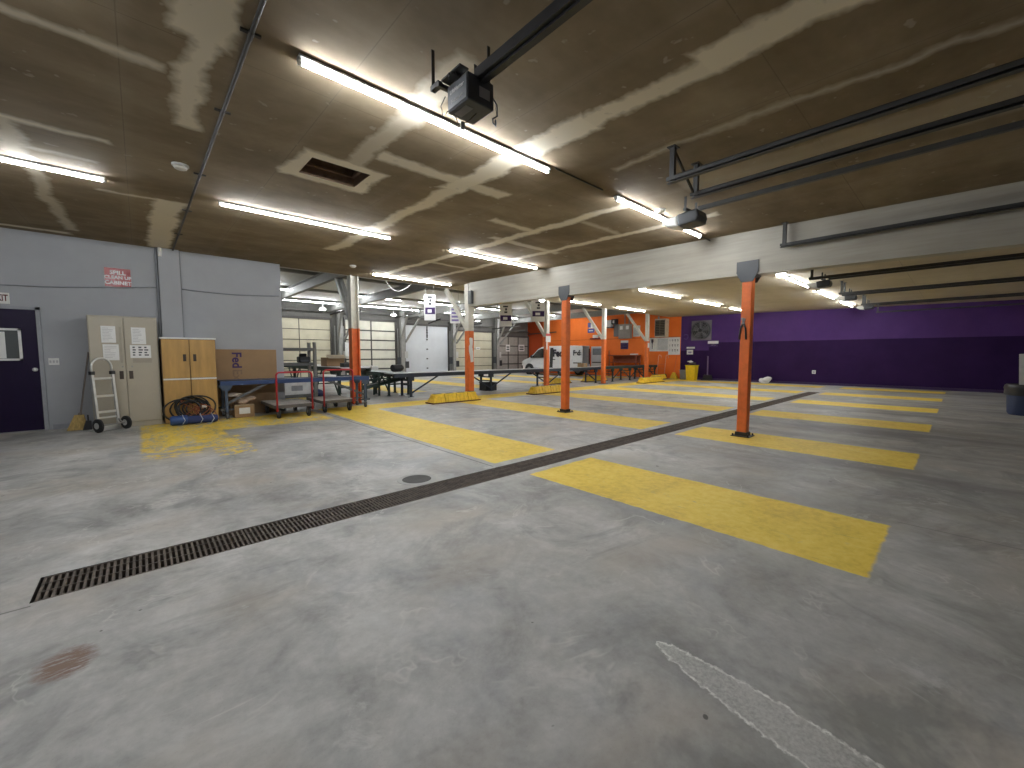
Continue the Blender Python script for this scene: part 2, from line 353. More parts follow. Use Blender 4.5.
# ------------------------------------------------------------------ ceiling with its hatch opening
def ceiling_material():
    m = bpy.data.materials.new('taped_drywall_ceiling'); n = NT(m)
    X, Y, _ = n.xyz()
    big = n.noise(0.55, 5, 0.65, dist=0.5); mid = n.noise(2.2, 5, 0.65)
    smear = n.noise(1.2, 4, 0.6, n.scale(n.obj, (0.5, 1.6, 1)))
    f = n.m('ADD', n.m('MULTIPLY', big, 0.5), n.m('ADD', n.m('MULTIPLY', smear, 0.3), n.m('MULTIPLY', mid, 0.2)))
    board = n.ramp(f, [(0.33, (0.14, 0.103, 0.063)), (0.5, (0.235, 0.183, 0.12)), (0.66, (0.345, 0.28, 0.195))])
    # beige boards beyond the big beam, made paler for the extra light there
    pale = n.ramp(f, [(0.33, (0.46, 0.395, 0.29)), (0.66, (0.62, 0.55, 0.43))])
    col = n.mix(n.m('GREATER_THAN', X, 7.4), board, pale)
    # dirty bands along the door side
    wob = n.m('MULTIPLY_ADD', n.noise(1.7, 4, 0.65), 0.40, -0.20)
    w2 = n.m('MULTIPLY_ADD', n.noise(6.0, 3, 0.6), 0.11, -0.055)
    ww = n.m('ADD', wob, w2)
    xw = n.m('ADD', X, n.m('MULTIPLY', ww, 0.75)); yw = n.m('ADD', Y, n.m('MULTIPLY', n.m('SUBTRACT', w2, n.m('MULTIPLY', wob, 0.6)), 0.75))
    # board seams every four feet
    sx = n.m('ABSOLUTE', n.m('SUBTRACT', n.m('FRACT', n.m('DIVIDE', n.m('ADD', X, 0.62), 1.22)), 0.5))
    sy = n.m('ABSOLUTE', n.m('SUBTRACT', n.m('FRACT', n.m('DIVIDE', n.m('ADD', Y, 0.25), 2.44)), 0.5))
    seam = n.m('MAXIMUM', n.m('LESS_THAN', sx, 0.003), n.m('LESS_THAN', sy, 0.0014))
    col = n.mix(n.m('MULTIPLY', seam, n.m('MULTIPLY', mid, 0.9)), col, (0.11, 0.08, 0.055))
    soft = n.m('SUBTRACT', 1.0, n.m('MULTIPLY', sx, 14.0), clamp=True)
    col = n.mix(n.m('MULTIPLY', soft, 0.12), col, (0.42, 0.38, 0.31))
    R = [  # joint compound: x0,x1,y0,y1,strength
        (2.74, 3.01, -1.7, 1.3, .8), (2.82, 3.02, 1.2, 2.4, .75), (2.78, 3.06, 2.2, 4.3, .8), (2.84, 3.04, 4.2, 8.6, .75),
        (1.9, 3.5, 3.92, 4.12, .7), (1.66, 1.86, 2.3, 4.6, .45), (1.25, 2.17, 4.44, 5.20, .8),
        (0.20, 0.52, -1.0, 3.35, .75), (0.32, 0.47, 3.2, 4.75, .75), (-1.4, 0.25, 3.79, 3.89, .6),
        (-1.6, -0.14, 5.56, 5.66, .75), (-1.5, -0.22, 6.28, 6.34, .55), (-0.86, -0.72, 5.6, 10.4, .55), (-0.25, 0.42, 7.34, 7.41, .7),
        (0.22, 0.54, 7.3, 10.9, .75), (-3.4, -0.8, 10.62, 10.78, .8),
        (4.80, 4.98, 3.1, 10.6, .8), (5.98, 6.14, 2.4, 10.8, .8), (4.6, 6.3, 5.5, 5.66, .55), (4.0, 5.0, 4.75, 4.9, .7), (4.9, 6.2, 8.1, 8.24, .6), (5.0, 6.1, 3.9, 4.0, .35),
        (3.78, 3.86, -1.7, 2.6, .4), (4.6, 5.2, -1.0, 2.3, .2),
        (-2.2, -2.0, 1, 10, .5), (8.5, 8.62, 0, 11, .25)]
    acc = None
    for x0, x1, y0, y1, s in R:
        k = n.m('MULTIPLY', n.rect(xw, yw, x0, x1, y0, y1, 0.07), s)
        acc = k if acc is None else n.m('MAXIMUM', acc, k)
    cut = n.m('SUBTRACT', 1.0, n.rect(X, Y, -9, 7.4, -9, 90, 0.01))
    col = n.mix(n.m('MULTIPLY', acc, n.m('MULTIPLY_ADD', n.noise(4, 5, 0.7), 0.6, 0.85, clamp=True)), col, (0.86, 0.79, 0.65))
    dots = n.noise(9, 2, 0.5)
    col = n.mix(n.m('MULTIPLY', n.ramp(dots, [(0.70, 0.0), (0.74, 1.0)]), 0.45), col, (0.45, 0.41, 0.34))
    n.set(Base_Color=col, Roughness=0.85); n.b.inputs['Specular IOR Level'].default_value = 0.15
    n.bump(mid, 0.05)
    return m
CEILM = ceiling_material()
HX0, HX1, HY0, HY1 = 1.40, 2.01, 4.57, 5.04
M = MB()
def cq(x0, x1, y0, y1): M.quad((x0, y0, CEIL(y0)), (x1, y0, CEIL(y0)), (x1, y1, CEIL(y1)), (x0, y1, CEIL(y1)))
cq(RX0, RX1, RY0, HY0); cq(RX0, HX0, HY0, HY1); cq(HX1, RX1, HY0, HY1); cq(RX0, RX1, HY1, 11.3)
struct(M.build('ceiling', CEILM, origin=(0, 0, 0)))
DECK = mat('white_roof_deck', (0.62, 0.62, 0.60), 0.6, stretch=(6, .4, 1))
DECKZ = 4.02
M = MB(); M.quad((DX0, 11.3, DECKZ), (RX1, 11.3, DECKZ), (RX1, DY1, DECKZ), (DX0, DY1, DECKZ))
M.bx(DX0, RX1, 11.28, 11.34, CEIL(11.3), DECKZ)
struct(M.build('ceiling_far', DECK, origin=(0, 0, 0)))
h = thing('ceiling_hatch', 'open square hatch in the brown ceiling with pale filler round it', 'hatch', (1.705, 4.805, CEIL(4.8)))
z0, z1 = CEIL(4.7), CEIL(4.7) + 0.28
M = MB()
for (a, b) in (((HX0, HY0), (HX1, HY0)), ((HX1, HY0), (HX1, HY1)), ((HX1, HY1), (HX0, HY1)), ((HX0, HY1), (HX0, HY0))):
    M.quad((*a, z0), (*b, z0), (*b, z1), (*a, z1))
M.build('shaft', mat('hatch_wood', (0.16, 0.10, 0.06), 0.8, var=0.3), h)
MB().bx(HX0, HX1, HY0, HY1, z1, z1 + 0.02).build('cover_board', mat('hatch_board', (0.13, 0.09, 0.06), 0.8), h)
M = MB()
for a in ((HX0, HX1, HY0, HY0 + 0.03), (HX0, HX1, HY1 - 0.03, HY1), (HX0, HX0 + 0.03, HY0, HY1), (HX1 - 0.03, HX1, HY0, HY1)): M.bx(*a, z0 + 0.10, z0 + 0.13)
M.build('stop_frame', mat('hatch_wood', (0.16, 0.10, 0.06)), h)

# ------------------------------------------------------------------ walls
GREYW = mat('grey_wall_paint', (0.335, 0.343, 0.36), 0.6, var=0.06, scale=1.5)
GX1 = 2.56
M = MB(); M.bx(RX0, GX1, 11.0, 11.14, 0, CEIL(11)); struct(M.build('wall_left', GREYW, origin=(0, 0, 0)))
M = MB(); M.bx(0.36, 0.69, 10.90, 11.0, 0, CEIL(10.92)); struct(M.build('trim_1', GREYW, origin=(0, 0, 0)))
M = MB(); M.bx(RX0, -2.3, 10.985, 11.0, 0, 0.09); M.bx(-1.22, -0.68, 10.985, 11.0, 0, 0.09); struct(M.build('baseboard_left', mat('grey_base', (0.25, 0.26, 0.28), 0.6), origin=(0, 0, 0)))
DULL = mat('plain_wall_white', (0.42, 0.42, 0.41), 0.7)
M = MB(); M.bx(RX0 - .1, RX0, RY0, 11.14, 0, 3.6); struct(M.build('wall_rear', DULL, origin=(0, 0, 0)))
M = MB(); M.bx(RX0, RX1 + .1, RY0 - .1, RY0, 0, 3.3); struct(M.build('wall_right', mat('dark_purple_side', (0.05, 0.03, 0.08), 0.6), origin=(0, 0, 0)))
M = MB(); M.bx(DX0 - .1, DX0, 11.14, DY1, 0, DECKZ); struct(M.build('wall_inner', DULL, origin=(0, 0, 0)))
def far_material():
    m = bpy.data.materials.new('purple_and_orange_wall_paint'); n = NT(m)
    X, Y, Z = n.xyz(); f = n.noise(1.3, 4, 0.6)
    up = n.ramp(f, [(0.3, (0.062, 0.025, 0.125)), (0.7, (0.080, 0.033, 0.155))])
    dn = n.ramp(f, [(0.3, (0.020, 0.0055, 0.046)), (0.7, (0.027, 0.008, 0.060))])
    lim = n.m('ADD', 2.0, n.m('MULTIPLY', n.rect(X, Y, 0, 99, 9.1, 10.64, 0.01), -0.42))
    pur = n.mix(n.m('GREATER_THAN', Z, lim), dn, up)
    ora = n.ramp(f, [(0.3, (0.80, 0.175, 0.03)), (0.7, (0.90, 0.22, 0.042))])
    org = n.mix(n.m('GREATER_THAN', Y, 21.3), ora, (0.42, 0.065, 0.018))  # far end darker red-orange, the shading there put into the colour
    org = n.mix(n.m('LESS_THAN', n.m('ABSOLUTE', n.m('SUBTRACT', Z, 2.36)), 0.012), org, (0.40, 0.07, 0.015))
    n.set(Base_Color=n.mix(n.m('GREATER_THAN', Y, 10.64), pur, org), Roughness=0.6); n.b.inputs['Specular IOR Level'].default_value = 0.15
    n.bump(n.noise(25, 2, 0.5), 0.08)
    return m
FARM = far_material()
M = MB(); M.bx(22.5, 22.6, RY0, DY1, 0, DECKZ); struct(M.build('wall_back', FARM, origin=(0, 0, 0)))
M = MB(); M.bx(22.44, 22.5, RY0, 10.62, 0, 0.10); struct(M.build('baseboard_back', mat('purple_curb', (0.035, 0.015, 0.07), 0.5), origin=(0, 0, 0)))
DOCKW = mat('dock_wall_grey', (0.11, 0.105, 0.095), 0.7)
M = MB(); M.bx(DX0, RX1, 22.9, 23.0, 0, DECKZ); struct(M.build('wall_far', DOCKW, origin=(0, 0, 0)))

# big glulam beam along the near columns
def beam_material():
    m = bpy.data.materials.new('white_painted_beam'); n = NT(m)
    g = n.noise(2.2, 5, 0.65, n.scale(n.obj, (1, 0.35, 5.0))); b = n.noise(1.2, 3)
    n.set(Base_Color=n.ramp(n.m('ADD', n.m('MULTIPLY', g, 0.6), n.m('MULTIPLY', b, 0.4)), [(0.35, (0.33, 0.30, 0.25)), (0.6, (0.43, 0.405, 0.345))]), Roughness=0.6)
    n.bump(g, 0.1)
    return m
M = MB()
y0, y1 = RY0, 9.90
def BB(y): return 2.585 + 0.02 * y
M._hexa([(7.3, y0, BB(y0)), (7.5, y0, BB(y0)), (7.5, y1, BB(y1)), (7.3, y1, BB(y1)), (7.3, y0, CEIL(y0)), (7.5, y0, CEIL(y0)), (7.5, y1, CEIL(y1)), (7.3, y1, CEIL(y1))])
struct(M.build('trim_2', beam_material(), origin=(0, 0, 0)))

# ------------------------------------------------------------------ dock doors
GREYD = mat('old_grey_door', (0.31, 0.30, 0.27), 0.6); CREAMD = mat('cream_door_panel', (0.50, 0.46, 0.34), 0.55, var=0.1, scale=2)
CREAMD2 = mat('pale_door_panel', (0.60, 0.58, 0.49), 0.55, var=0.1, scale=2); WHITED = mat('white_door_panel', (0.62, 0.64, 0.67), 0.5, var=0.05, scale=2)
FRAMEM = mat('dark_door_frame', (0.06, 0.055, 0.05), 0.5, 0.2)
def dock_door(num, x0, x1, h, panel, rows, cols, thin, look):
    y = 22.84
    d = MB().bx(x0, x1, y, 22.9, 0.0, h).build('door_%d' % num, panel, origin=((x0 + x1) / 2, 22.87, 0)); struct(d)
    M = MB(); w = 0.035 if thin else 0.075
    for r in range(1, rows):
        z = h * r / rows; M.bx(x0, x1, y - 0.015, y, z - w / 2, z + w / 2)
    for c in range(1, cols):
        x = x0 + (x1 - x0) * c / cols; M.bx(x - w / 2, x + w / 2, y - 0.02, y, 0, h)
    M.build('panel_ribs', FRAMEM if not look == 'white' else WHITED, d)
    M = MB(); M.bx(x0 - .09, x0, 22.76, 22.9, 0, h + .1); M.bx(x1, x1 + .09, 22.76, 22.9, 0, h + .1); M.bx(x0 - .09, x1 + .09, 22.78, 22.9, h, h + .12)
    M.build('door_frame', FRAMEM, d)
    M = MB()
    for x in (x0 - .02, x1 + .02): M.bar((x, 22.78, h + .28), (x, 19.9, h + .34), .05, .07)
    M.bar((x0, 22.7, h + .42), (x1, 22.7, h + .42), .06, .06)
    M.build('overhead_tracks', FRAMEM, d)
    return d
d1 = dock_door(1, 4.55, 7.60, 3.2, CREAMD, 6, 2, True, 'cream')
d2 = dock_door(2, 8.40, 11.32, 3.27, CREAMD2, 6, 2, False, 'cream')
d3 = dock_door(3, 11.98, 15.05, 3.15, WHITED, 5, 1, True, 'white')
d4 = dock_door(4, 15.62, 18.80, 2.92, CREAMD, 5, 1, True, 'cream')
d5 = dock_door(5, 19.38, 22.42, 2.66, GREYD, 4, 3, False, 'grey')
M = MB()
for z in (0.5, 1.1, 1.7, 2.3, 2.55, 2.75, 2.9): M.bx(13.45, 13.55, 22.80, 22.84, z - .04, z + .04)
M.build('latch_plates', FRAMEM, d3)
M = MB(); M.bar((13.5, 22.6, 3.3), (13.5, 21.2, 3.5), .06, .06); M.bx(13.47, 13.53, 22.79, 22.84, 2.4, 3.3); M.build('lift_arm', FRAMEM, d3)

# the purple exit door on the grey wall
PURD = mat('dark_purple_door', (0.010, 0.004, 0.026), 0.45, spec=.2)
DXa, DXb = -2.25, -1.315
d6 = MB().bx(DXa, DXb, 10.955, 10.999, 0.02, 2.13).build('door_6', PURD, origin=(-1.8, 10.98, 0), bevel=0.004); struct(d6)
M = MB(); M.bx(DXb, DXb + .05, 10.93, 11.0, 0, 2.18); M.bx(DXa - .05, DXa, 10.93, 11.0, 0, 2.18); M.bx(DXa - .05, DXb + .05, 10.93, 11.0, 2.13, 2.18); M.build('door_frame', mat('frame_grey', (0.30, 0.31, 0.33), 0.6), d6)
M = MB()
WX0, WX1, WZ0, WZ1 = -1.95, -1.50, 1.25, 1.80
for a in ((WX0, WX1, WZ0, WZ0 + .035), (WX0, WX1, WZ1 - .035, WZ1), (WX0, WX0 + .035, WZ0, WZ1), (WX1 - .035, WX1, WZ0, WZ1)): M.bx(a[0], a[1], 10.94, 10.96, a[2], a[3])
M.build('window_trim', WHITE, d6)
def pane_material():
    m = bpy.data.materials.new('door_pane_glass'); n = NT(m)
    n.set(Base_Color=(0.10, 0.11, 0.11), Roughness=0.12); n.b.inputs['Specular IOR Level'].default_value = 0.8
    return m
MB().bx(WX0 + .03, WX1 - .03, 10.950, 10.956, WZ0 + .03, WZ1 - .03).build('pane', pane_material(), d6)
MB().bx(WX0 + .04, WX0 + .27, 10.946, 10.949, WZ0 + .04, WZ1 - .06).build('taped_paper', PAPER, d6)
M = MB(); M.cyl((-1.375, 10.955, 1.09), (-1.375, 10.90, 1.09), .012); M.lathe((-1.375, 10.90, 1.09), [(0, -.03), (.022, -.02), (.028, 0), (.022, .02), (0, .028)], 12, Euler((pi / 2, 0, 0)).to_matrix()); M.cyl((-1.375, 10.957, 1.09), (-1.375, 10.95, 1.09), .035)
M.build('door_knob', ALU, d6, smooth=True)
M = MB(); M.bx(DXa, DXb, 10.95, 10.999, 0.0, 0.02); M.build('threshold', GALV, d6)

# outside of view: rolling doors in the right wall
for k, xc in enumerate((1.65, 5.25, 8.8, 12.35, 15.9, 19.45)):
    d = MB().bx(xc - 1.5, xc + 1.5, RY0, RY0 + .05, 0, 2.6).build('door_%d' % (7 + k), mat('bay_door_grey', (0.2, 0.2, 0.2), 0.5), origin=(xc, RY0, 0)); struct(d)
    M = MB()
    for r in range(1, 5): M.bx(xc - 1.5, xc + 1.5, RY0 + .05, RY0 + .06, r * .52 - .01, r * .52 + .01)
    M.build('panel_ribs', FRAMEM, d)
# ------------------------------------------------------------------ ceiling lights
HOUSE = mat('light_housing', (0.70, 0.70, 0.68), 0.5)
def make_strip(label):
    L = thing('strip_light', label, 'ceiling light', (0, 0, 0), 'long LED strip lights on the ceiling')
    M = MB(); M.prism([(-.028, 0), (-.038, -.020), (-.016, -.030), (.016, -.030), (.038, -.020), (.028, 0)], -1.22, 1.22, 'x'); M.build('housing', HOUSE, L)
    for s in (-1, 1):
        MB().cyl((s * .008, 0, -.042), (s * 1.20, 0, -.042), .0140, n=12).build('tube', TUBE, L, smooth=True)
        M = MB(); M.bx(min(s * 1.20, s * 1.222), max(s * 1.20, s * 1.222), -.015, .015, -.057, -.026); M.build('end_cap', HOUSE, L)
    MB().bx(-.006, .006, -.0142, .0142, -.0565, -.03).build('joint', HOUSE, L)
    return L
strip0 = None
SPOTS = [(2.09, 3.06, 'long lit strip light nearest the camera, beside the hanging motor box'), (2.10, 6.8, 'lit strip light behind the open ceiling hatch'), (-1.42, 6.8, 'lit strip light cut by the left edge of the photo'),
 (5.70, 3.0, 'lit strip light beside the garage opener with the white lens'), (5.75, 6.8, 'lit strip light on brown ceiling just left of the big white beam'), (5.80, 10.45, 'lit strip light on the ceiling edge beside first two dock columns'),
 (13.1, 3.08, 'first of three strip lights in the row by the far door tracks'), (16.65, 3.08, 'middle of three strip lights in the row by the far door tracks'), (20.2, 3.08, 'last strip light by the far door tracks, closest to the purple wall'),
 (13.1, 6.85, 'lit strip light beyond the beam, seen between the two near orange columns'), (16.6, 6.85, 'second strip light beyond the beam between the two near orange columns'), (20.1, 6.85, 'small strip light seen just left of the nearest orange column top'),
 (13.3, 10.4, 'lit strip light seen right behind the black cap of the middle orange column'), (16.9, 10.4, 'lit strip light above the cream brace in front of the orange wall'),
 (-1.42, 3.0, 'added strip light out of view above the left of the camera, brightening the foreground')]  # last one is added out of view to brighten the foreground
for x, y, lab in SPOTS:
    if strip0 is None: o = strip0 = make_strip(lab)
    else: o = copy_tree(strip0, label=lab)
    o.location = (x, y, CEIL(y) - .002); o.rotation_euler = (0, 0, 0)
# dock bay lights hang just under the white deck
DOCKL = [(3.35, 17.9, 'dock strip light just right of the grey wall corner under the white roof'), (8.0, 17.9, 'dock strip light right of the first dock column'), (11.35, 17.9, 'dock strip light behind the second dock column'),
         (14.3, 17.9, 'dock strip light seen between the third hanging sign and second dock column'), (17.4, 17.9, 'dock strip light behind the third dock column'), (20.8, 17.9, 'dock strip light in front of the orange wall top'),
         (5.9, 21.2, 'far dock strip light over the first cream dock door'), (8.3, 21.2, 'far dock strip light over the pale door with dark ribs'), (10.8, 21.2, 'far dock strip light beside the small flood lamp over the pale door'),
         (14.9, 21.2, 'far dock strip light over the white dock door'), (18.6, 21.2, 'far dock strip light over the old grey door')]
for x, y, lab in DOCKL:
    o = copy_tree(strip0, label=lab); o['group'] = 'strip lights in the dock bay'; o.location = (x, y, 3.93)
def hang_rods(): pass
# suspension for the dock lights is part of the roof purlins
PURLIN = mat('dock_purlin', (0.22, 0.215, 0.20), 0.6)
for y in (14.3, 17.9, 21.2):
    struct(MB().bx(DX0, RX1, y - .07, y + .07, 3.93, DECKZ).build('trim_%d' % (10 + int(y)), PURLIN, origin=(0, y, 3.93)))
for x, y, lab in ((6.9, 21.7, 'small white flood lamp over the cream dock door'), (10.9, 22.1, 'small white flood lamp over the pale dock door'), (16.9, 22.0, 'small white flood lamp over the dock door with five plain panels')):
    f = thing('flood_lamp', lab, 'lamp', (x, y, 3.62), 'dock flood lamps')
    MB().cyl((x, y, 3.72), (x, y, DECKZ), .02).build('stem', WHITE, f)
    M = MB(); M.lathe((x, y, 3.62), [(0, .1), (.12, .1), (.2, .0), (.19, -.02), (0, -.02)], 18); M.build('shade', WHITE, f, smooth=True)
    MB().cyl((x, y, 3.596), (x, y, 3.60), .15, n=18).build('lens', emit('flood_lens', (1, 1, 1), 12), f)
for i, (y, lab) in enumerate(((7.05, 'small round lamp under the big beam near the third dock column'), (4.32, 'small round lamp under the beam between the two near orange columns'), (2.13, 'small round lamp under the beam just right of the nearest column cap'))):
    y += .12 if i == 2 else 0; y = 1.95 if i == 2 else y
    z = BB(y); x = 7.42
    f = thing('puck_lamp', lab, 'lamp', (x, y, z - .05), 'round lamps on the beam')
    MB().cyl((x, y, z - .025), (x, y, z), .075, n=18).build('base', WHITE, f)
    MB().lathe((x, y, z - .025), [(.07, 0), (.06, -.03), (.03, -.045), (0, -.05)], 18).build('lens', emit('puck_lens', (1, .98, .92), 10), f, smooth=True)

# ------------------------------------------------------------------ smoke detectors, conduits, pipes
def detector(x, y, lab):
    z = CEIL(y); d = thing('smoke_detector', lab, 'smoke detector', (x, y, z - .05))
    MB().lathe((x, y, z), [(0, 0), (.075, 0), (.075, -.02), (0, -.02)], 18).build('base', WHITE, d, smooth=True)
    MB().lathe((x, y, z - .02), [(.06, 0), (.055, -.025), (.03, -.035), (0, -.035)], 18).build('cover', mat('detector_cream', (.55, .52, .45), .5), d, smooth=True)
detector(0.42, 5.75, 'white smoke detector on the ceiling beside the dark conduit')
detector(3.85, 9.85, 'white smoke detector above the first dock column')
detector(5.35, 2.88, 'small round detector beside the strip light by the white lens opener')
c = thing('ceiling_conduit', 'long dark pipe running across the brown ceiling to the grey wall', 'pipe', (0.6, 4, CEIL(4) - .05))
M = MB(); M.cyl((0.6, RY0, CEIL(RY0) - .018), (0.6, 10.99, CEIL(10.99) - .018), .013, n=12); M.build('pipe', mat('conduit_dark', (0.05, 0.045, 0.04), 0.7), c, smooth=True)
for y in (3.05, 4.2, 5.9, 7.6, 9.3):
    M = MB(); M.cyl((0.6, y - .04, CEIL(y) - .018), (0.6, y + .04, CEIL(y) - .018), .0165, n=12); M.bx(.545, .655, y - .012, y + .012, CEIL(y) - .012, CEIL(y)); M.build('coupling', mat('conduit_dark', (0, 0, 0)), c, smooth=True)
o = MB().cyl((0.39, 10.90, CEIL(10.9) - .17), (0.39, 10.90, CEIL(10.9) - .0), .032).build('pipe_stub', WHITE, smooth=True)
tag(o, 'short white pipe stub coming out of the ceiling at the wall pilaster', 'pipe')
o = MB().cyl((0.335, 10.965, 0.05), (0.335, 10.965, CEIL(10.96)), .022).build('wall_conduit', mat('conduit_grey', (0.20, 0.205, 0.22), 0.5), smooth=True)
tag(o, 'thin dark vertical pipe on the left edge of the wall pilaster', 'pipe')
o = MB().cyl((0.70, 10.985, 1.7), (0.70, 10.985, CEIL(10.96)), .011).build('wall_conduit', mat('conduit_grey', (0, 0, 0)), smooth=True)  # added thin cylinder that draws the dark line at the pilaster's right edge
tag(o, 'very thin dark vertical line on the right edge of the wall pilaster', 'pipe')
pts = [(-6.5, 10.985, 2.62), (-4.0, 10.985, 2.52), (-2.4, 10.985, 2.52), (-1.7, 10.985, 2.53), (-1.2, 10.985, 2.55), (-.8, 10.985, 2.58), (-.4, 10.985, 2.62), (0, 10.985, 2.665), (.33, 10.985, 2.70)]
M = MB(); M.tube(pts, .011, 6); o = M.build('wall_cable', mat('conduit_grey', (0, 0, 0)), smooth='all'); tag(o, 'thin grey cable sagging along the wall left of the pilaster', 'cable')
M = MB(); M.tube([(0.70 + i * .14, 10.985, 2.71 + .03 * i / 13 - .04 * sin(pi * i / 13)) for i in range(14)], .010, 6); o = M.build('wall_cable', mat('conduit_grey', (0, 0, 0)), smooth='all'); tag(o, 'thin grey cable sagging along the wall right of the pilaster', 'cable')
o = MB().cyl((6.97, 3.0, CEIL(3) - .03), (7.3, 3.0, CEIL(3) - .03), .012, n=8).build('light_conduit', STEEL); tag(o, 'short dark conduit from strip light to the beam near white lens opener', 'pipe')
o = MB().cyl((6.97, 6.8, CEIL(6.8) - .03), (7.3, 6.8, CEIL(6.8) - .03), .012, n=8).build('light_conduit', STEEL); tag(o, 'short dark conduit from strip light to the beam before middle orange column', 'pipe')
o = MB().cyl((4.2, 3.0, CEIL(3) - .012), (3.35, 3.0, CEIL(3) - .012), .008, n=8).build('light_cable', STEEL); tag(o, 'thin cable on the ceiling between the two nearest strip lights', 'cable')
M = MB(); M.tube([(5.4 + .9 * i / 12, 11.45 + .15 * sin(pi * i / 12), 3.55 - .28 * sin(pi * i / 12)) for i in range(13)], .014, 6); o = M.build('loose_cable', WHITE, smooth='all'); tag(o, 'white cable loop hanging below the ceiling edge by the second dock column', 'cable')

# ------------------------------------------------------------------ near opener: big dark motor box on a rail
OPB = mat('opener_case', (0.045, 0.05, 0.06), 0.4); OPS = mat('opener_side', (0.16, 0.17, 0.19), 0.45)
ox0, ox1, oy0, oy1, oz0, oz1 = 1.50, 1.70, 2.08, 2.30, 2.90, 3.06
op = thing('garage_opener', 'big dark garage door opener box hanging beside the nearest strip light', 'garage door opener', (1.6, 2.19, oz0))
MB().bx(ox0, ox1, oy0, oy1, oz0, oz1).build('motor_box', OPB, op, bevel=.008)
MB().bx(ox0 - .004, ox0, oy0 + .012, oy1 - .012, oz0 + .012, oz1 - .012).build('side_plate', OPS, op)
text('LiftMaster', .036, WHITEINK, (ox0 - .005, (oy0 + oy1) / 2, oz0 + .105), WALL_X, op, .0006, ext=.0008)
text('Professional', .025, WHITEINK, (ox0 - .005, (oy0 + oy1) / 2, oz0 + .045), WALL_X, op, .0, ext=.0008)
MB().bx(ox0 + .085, ox0 + .165, oy0 - .003, oy0, oz0 + .045, oz0 + .105).build('rating_label', mat('label_grey', (.3, .3, .31), .6), op)
MB().bx(ox0 + .03, ox0 + .085, oy0 + .06, oy0 + .19, oz0 - .003, oz0).build('warning_label', mat('label_grey2', (.22, .22, .23), .6), op)
M = MB(); M.bx(1.565, 1.645, RY0 + .05, oy0 + .02, 3.045, 3.105); M.bx(1.59, 1.62, RY0 + .05, oy0 + .01, 3.03, 3.05); M.build('rail', BLACKM, op)
for x, y in ((1.46, oy1 + .10), (1.74, oy1 + .02), (1.70, oy0 + .05)): MB().bar((x, y, 3.06), (x, y, CEIL(y)), .022, .004).build('strap', STEEL, op)
MB().bx(1.44, 1.76, oy1 + .005, oy1 + .03, 3.05, 3.075).build('hanger', STEEL, op)
MB().bx(1.45, 1.485, oy1 + .03, oy1 + .12, 3.07, 3.10).build('limit_switch', BLACKM, op)
M = MB(); M.lathe((ox0 - .015, 2.2, 3.07), [(0, -.008), (.034, -.008), (.037, 0), (.034, .008), (0, .008)], 14)
for k in range(10): M.obox((ox0 - .015 + .038 * cos(k * .628), 2.2 + .038 * sin(k * .628), 3.07), (.009, .009, .014), (0, 0, k * .628))
M.bx(ox0 - .045, ox0 + .02, oy0 + .02, oy1, 3.078, 3.088); M.build('sprocket', STEEL, op)
MB().tube([(ox0 - .015, oy1, 3.0), (ox0 - .03, oy1 + .03, 2.95), (ox0 - .02, oy1 + .02, 2.88), (ox0 - .01, oy1 - .02, 2.905)], .003, 6).build('bell_wire', BLACKM, op, smooth='all')
MB().tube([(ox0 + .03, oy1 - .03, 2.90), (1.56, 2.27, 2.855), (1.575, 2.23, 2.84), (1.60, 2.2, 2.86), (1.63, 2.17, 2.90)], .003, 6).build('pull_cord', BLACKM, op, smooth='all')
MB().lathe((1.57, 2.235, 2.835), [(0, -.032), (.013, -.025), (.016, -.007), (.012, .014), (0, .02)], 12).build('pull_knob', mat('grey_plastic', (.2, .2, .2), .5), op, smooth=True)
M = MB(); M.tube([(1.70, 2.10, 3.0), (1.715, 2.07, 2.94), (1.715, 2.065, 2.87), (1.69, 2.08, 2.85), (1.70, 2.09, 2.835)] + [(1.715 + .02 * cos(a * .6), 2.08 + .02 * cos(a * .6), 2.83 + .016 * sin(a * .6)) for a in range(9)], .005, 6); M.build('power_cord', BLACKM, op, smooth='all')

op.location = (op.location.x + .022, op.location.y - .018, op.location.z - .022)
# ------------------------------------------------------------------ smaller openers with a white lens
LENS = mat('opener_lens', (0.75, 0.75, 0.72), 0.35)
def small_opener(x, y, z, lab):
    o = thing('garage_opener', lab, 'garage door opener', (x, y, z - .1), 'garage door openers along the right side')
    M = MB(); M.prism([(y - .16, z - .02), (y - .14, z - .09), (y + .10, z - .11), (y + .12, z + .04), (y - .14, z + .06)], x - .14, x + .14, 'x'); M.build('motor_case', DARKM, o, bevel=.02)
    M = MB(); M.prism([(y + .12, z + .03), (y + .10, z - .11), (y + .25, z - .08), (y + .33, z - .02), (y + .28, z + .02)], x - .13, x + .13, 'x'); M.build('light_lens', LENS, o, bevel=.02)
    M = MB(); M.bar((x, RY0 + .05, z + .09), (x, y - .1, z + .09), .045, .05); M.build('rail', STEEL, o)
    M = MB()
    for s in (-1, 1): MB().bar((x + s * .15, y, z + .08), (x + s * .15, y, CEIL(y)), .03, .005, (1, 0, 0)).build('strap', STEEL, o)
    M.bx(x - .165, x + .165, y - .02, y + .02, z + .06, z + .09); M.build('hanger', STEEL, o)
small_opener(5.28, 2.42, 3.09, 'garage opener with white lens beside the second strip light, left of the beam')
small_opener(12.35, 2.35, 3.08, 'garage opener beyond the beam, nearest of the three by the purple wall lights')
small_opener(15.9, 2.35, 3.08, 'garage opener beyond the beam, middle one of the three by the purple wall lights')
small_opener(19.45, 2.35, 3.08, 'garage opener closest to the purple wall')

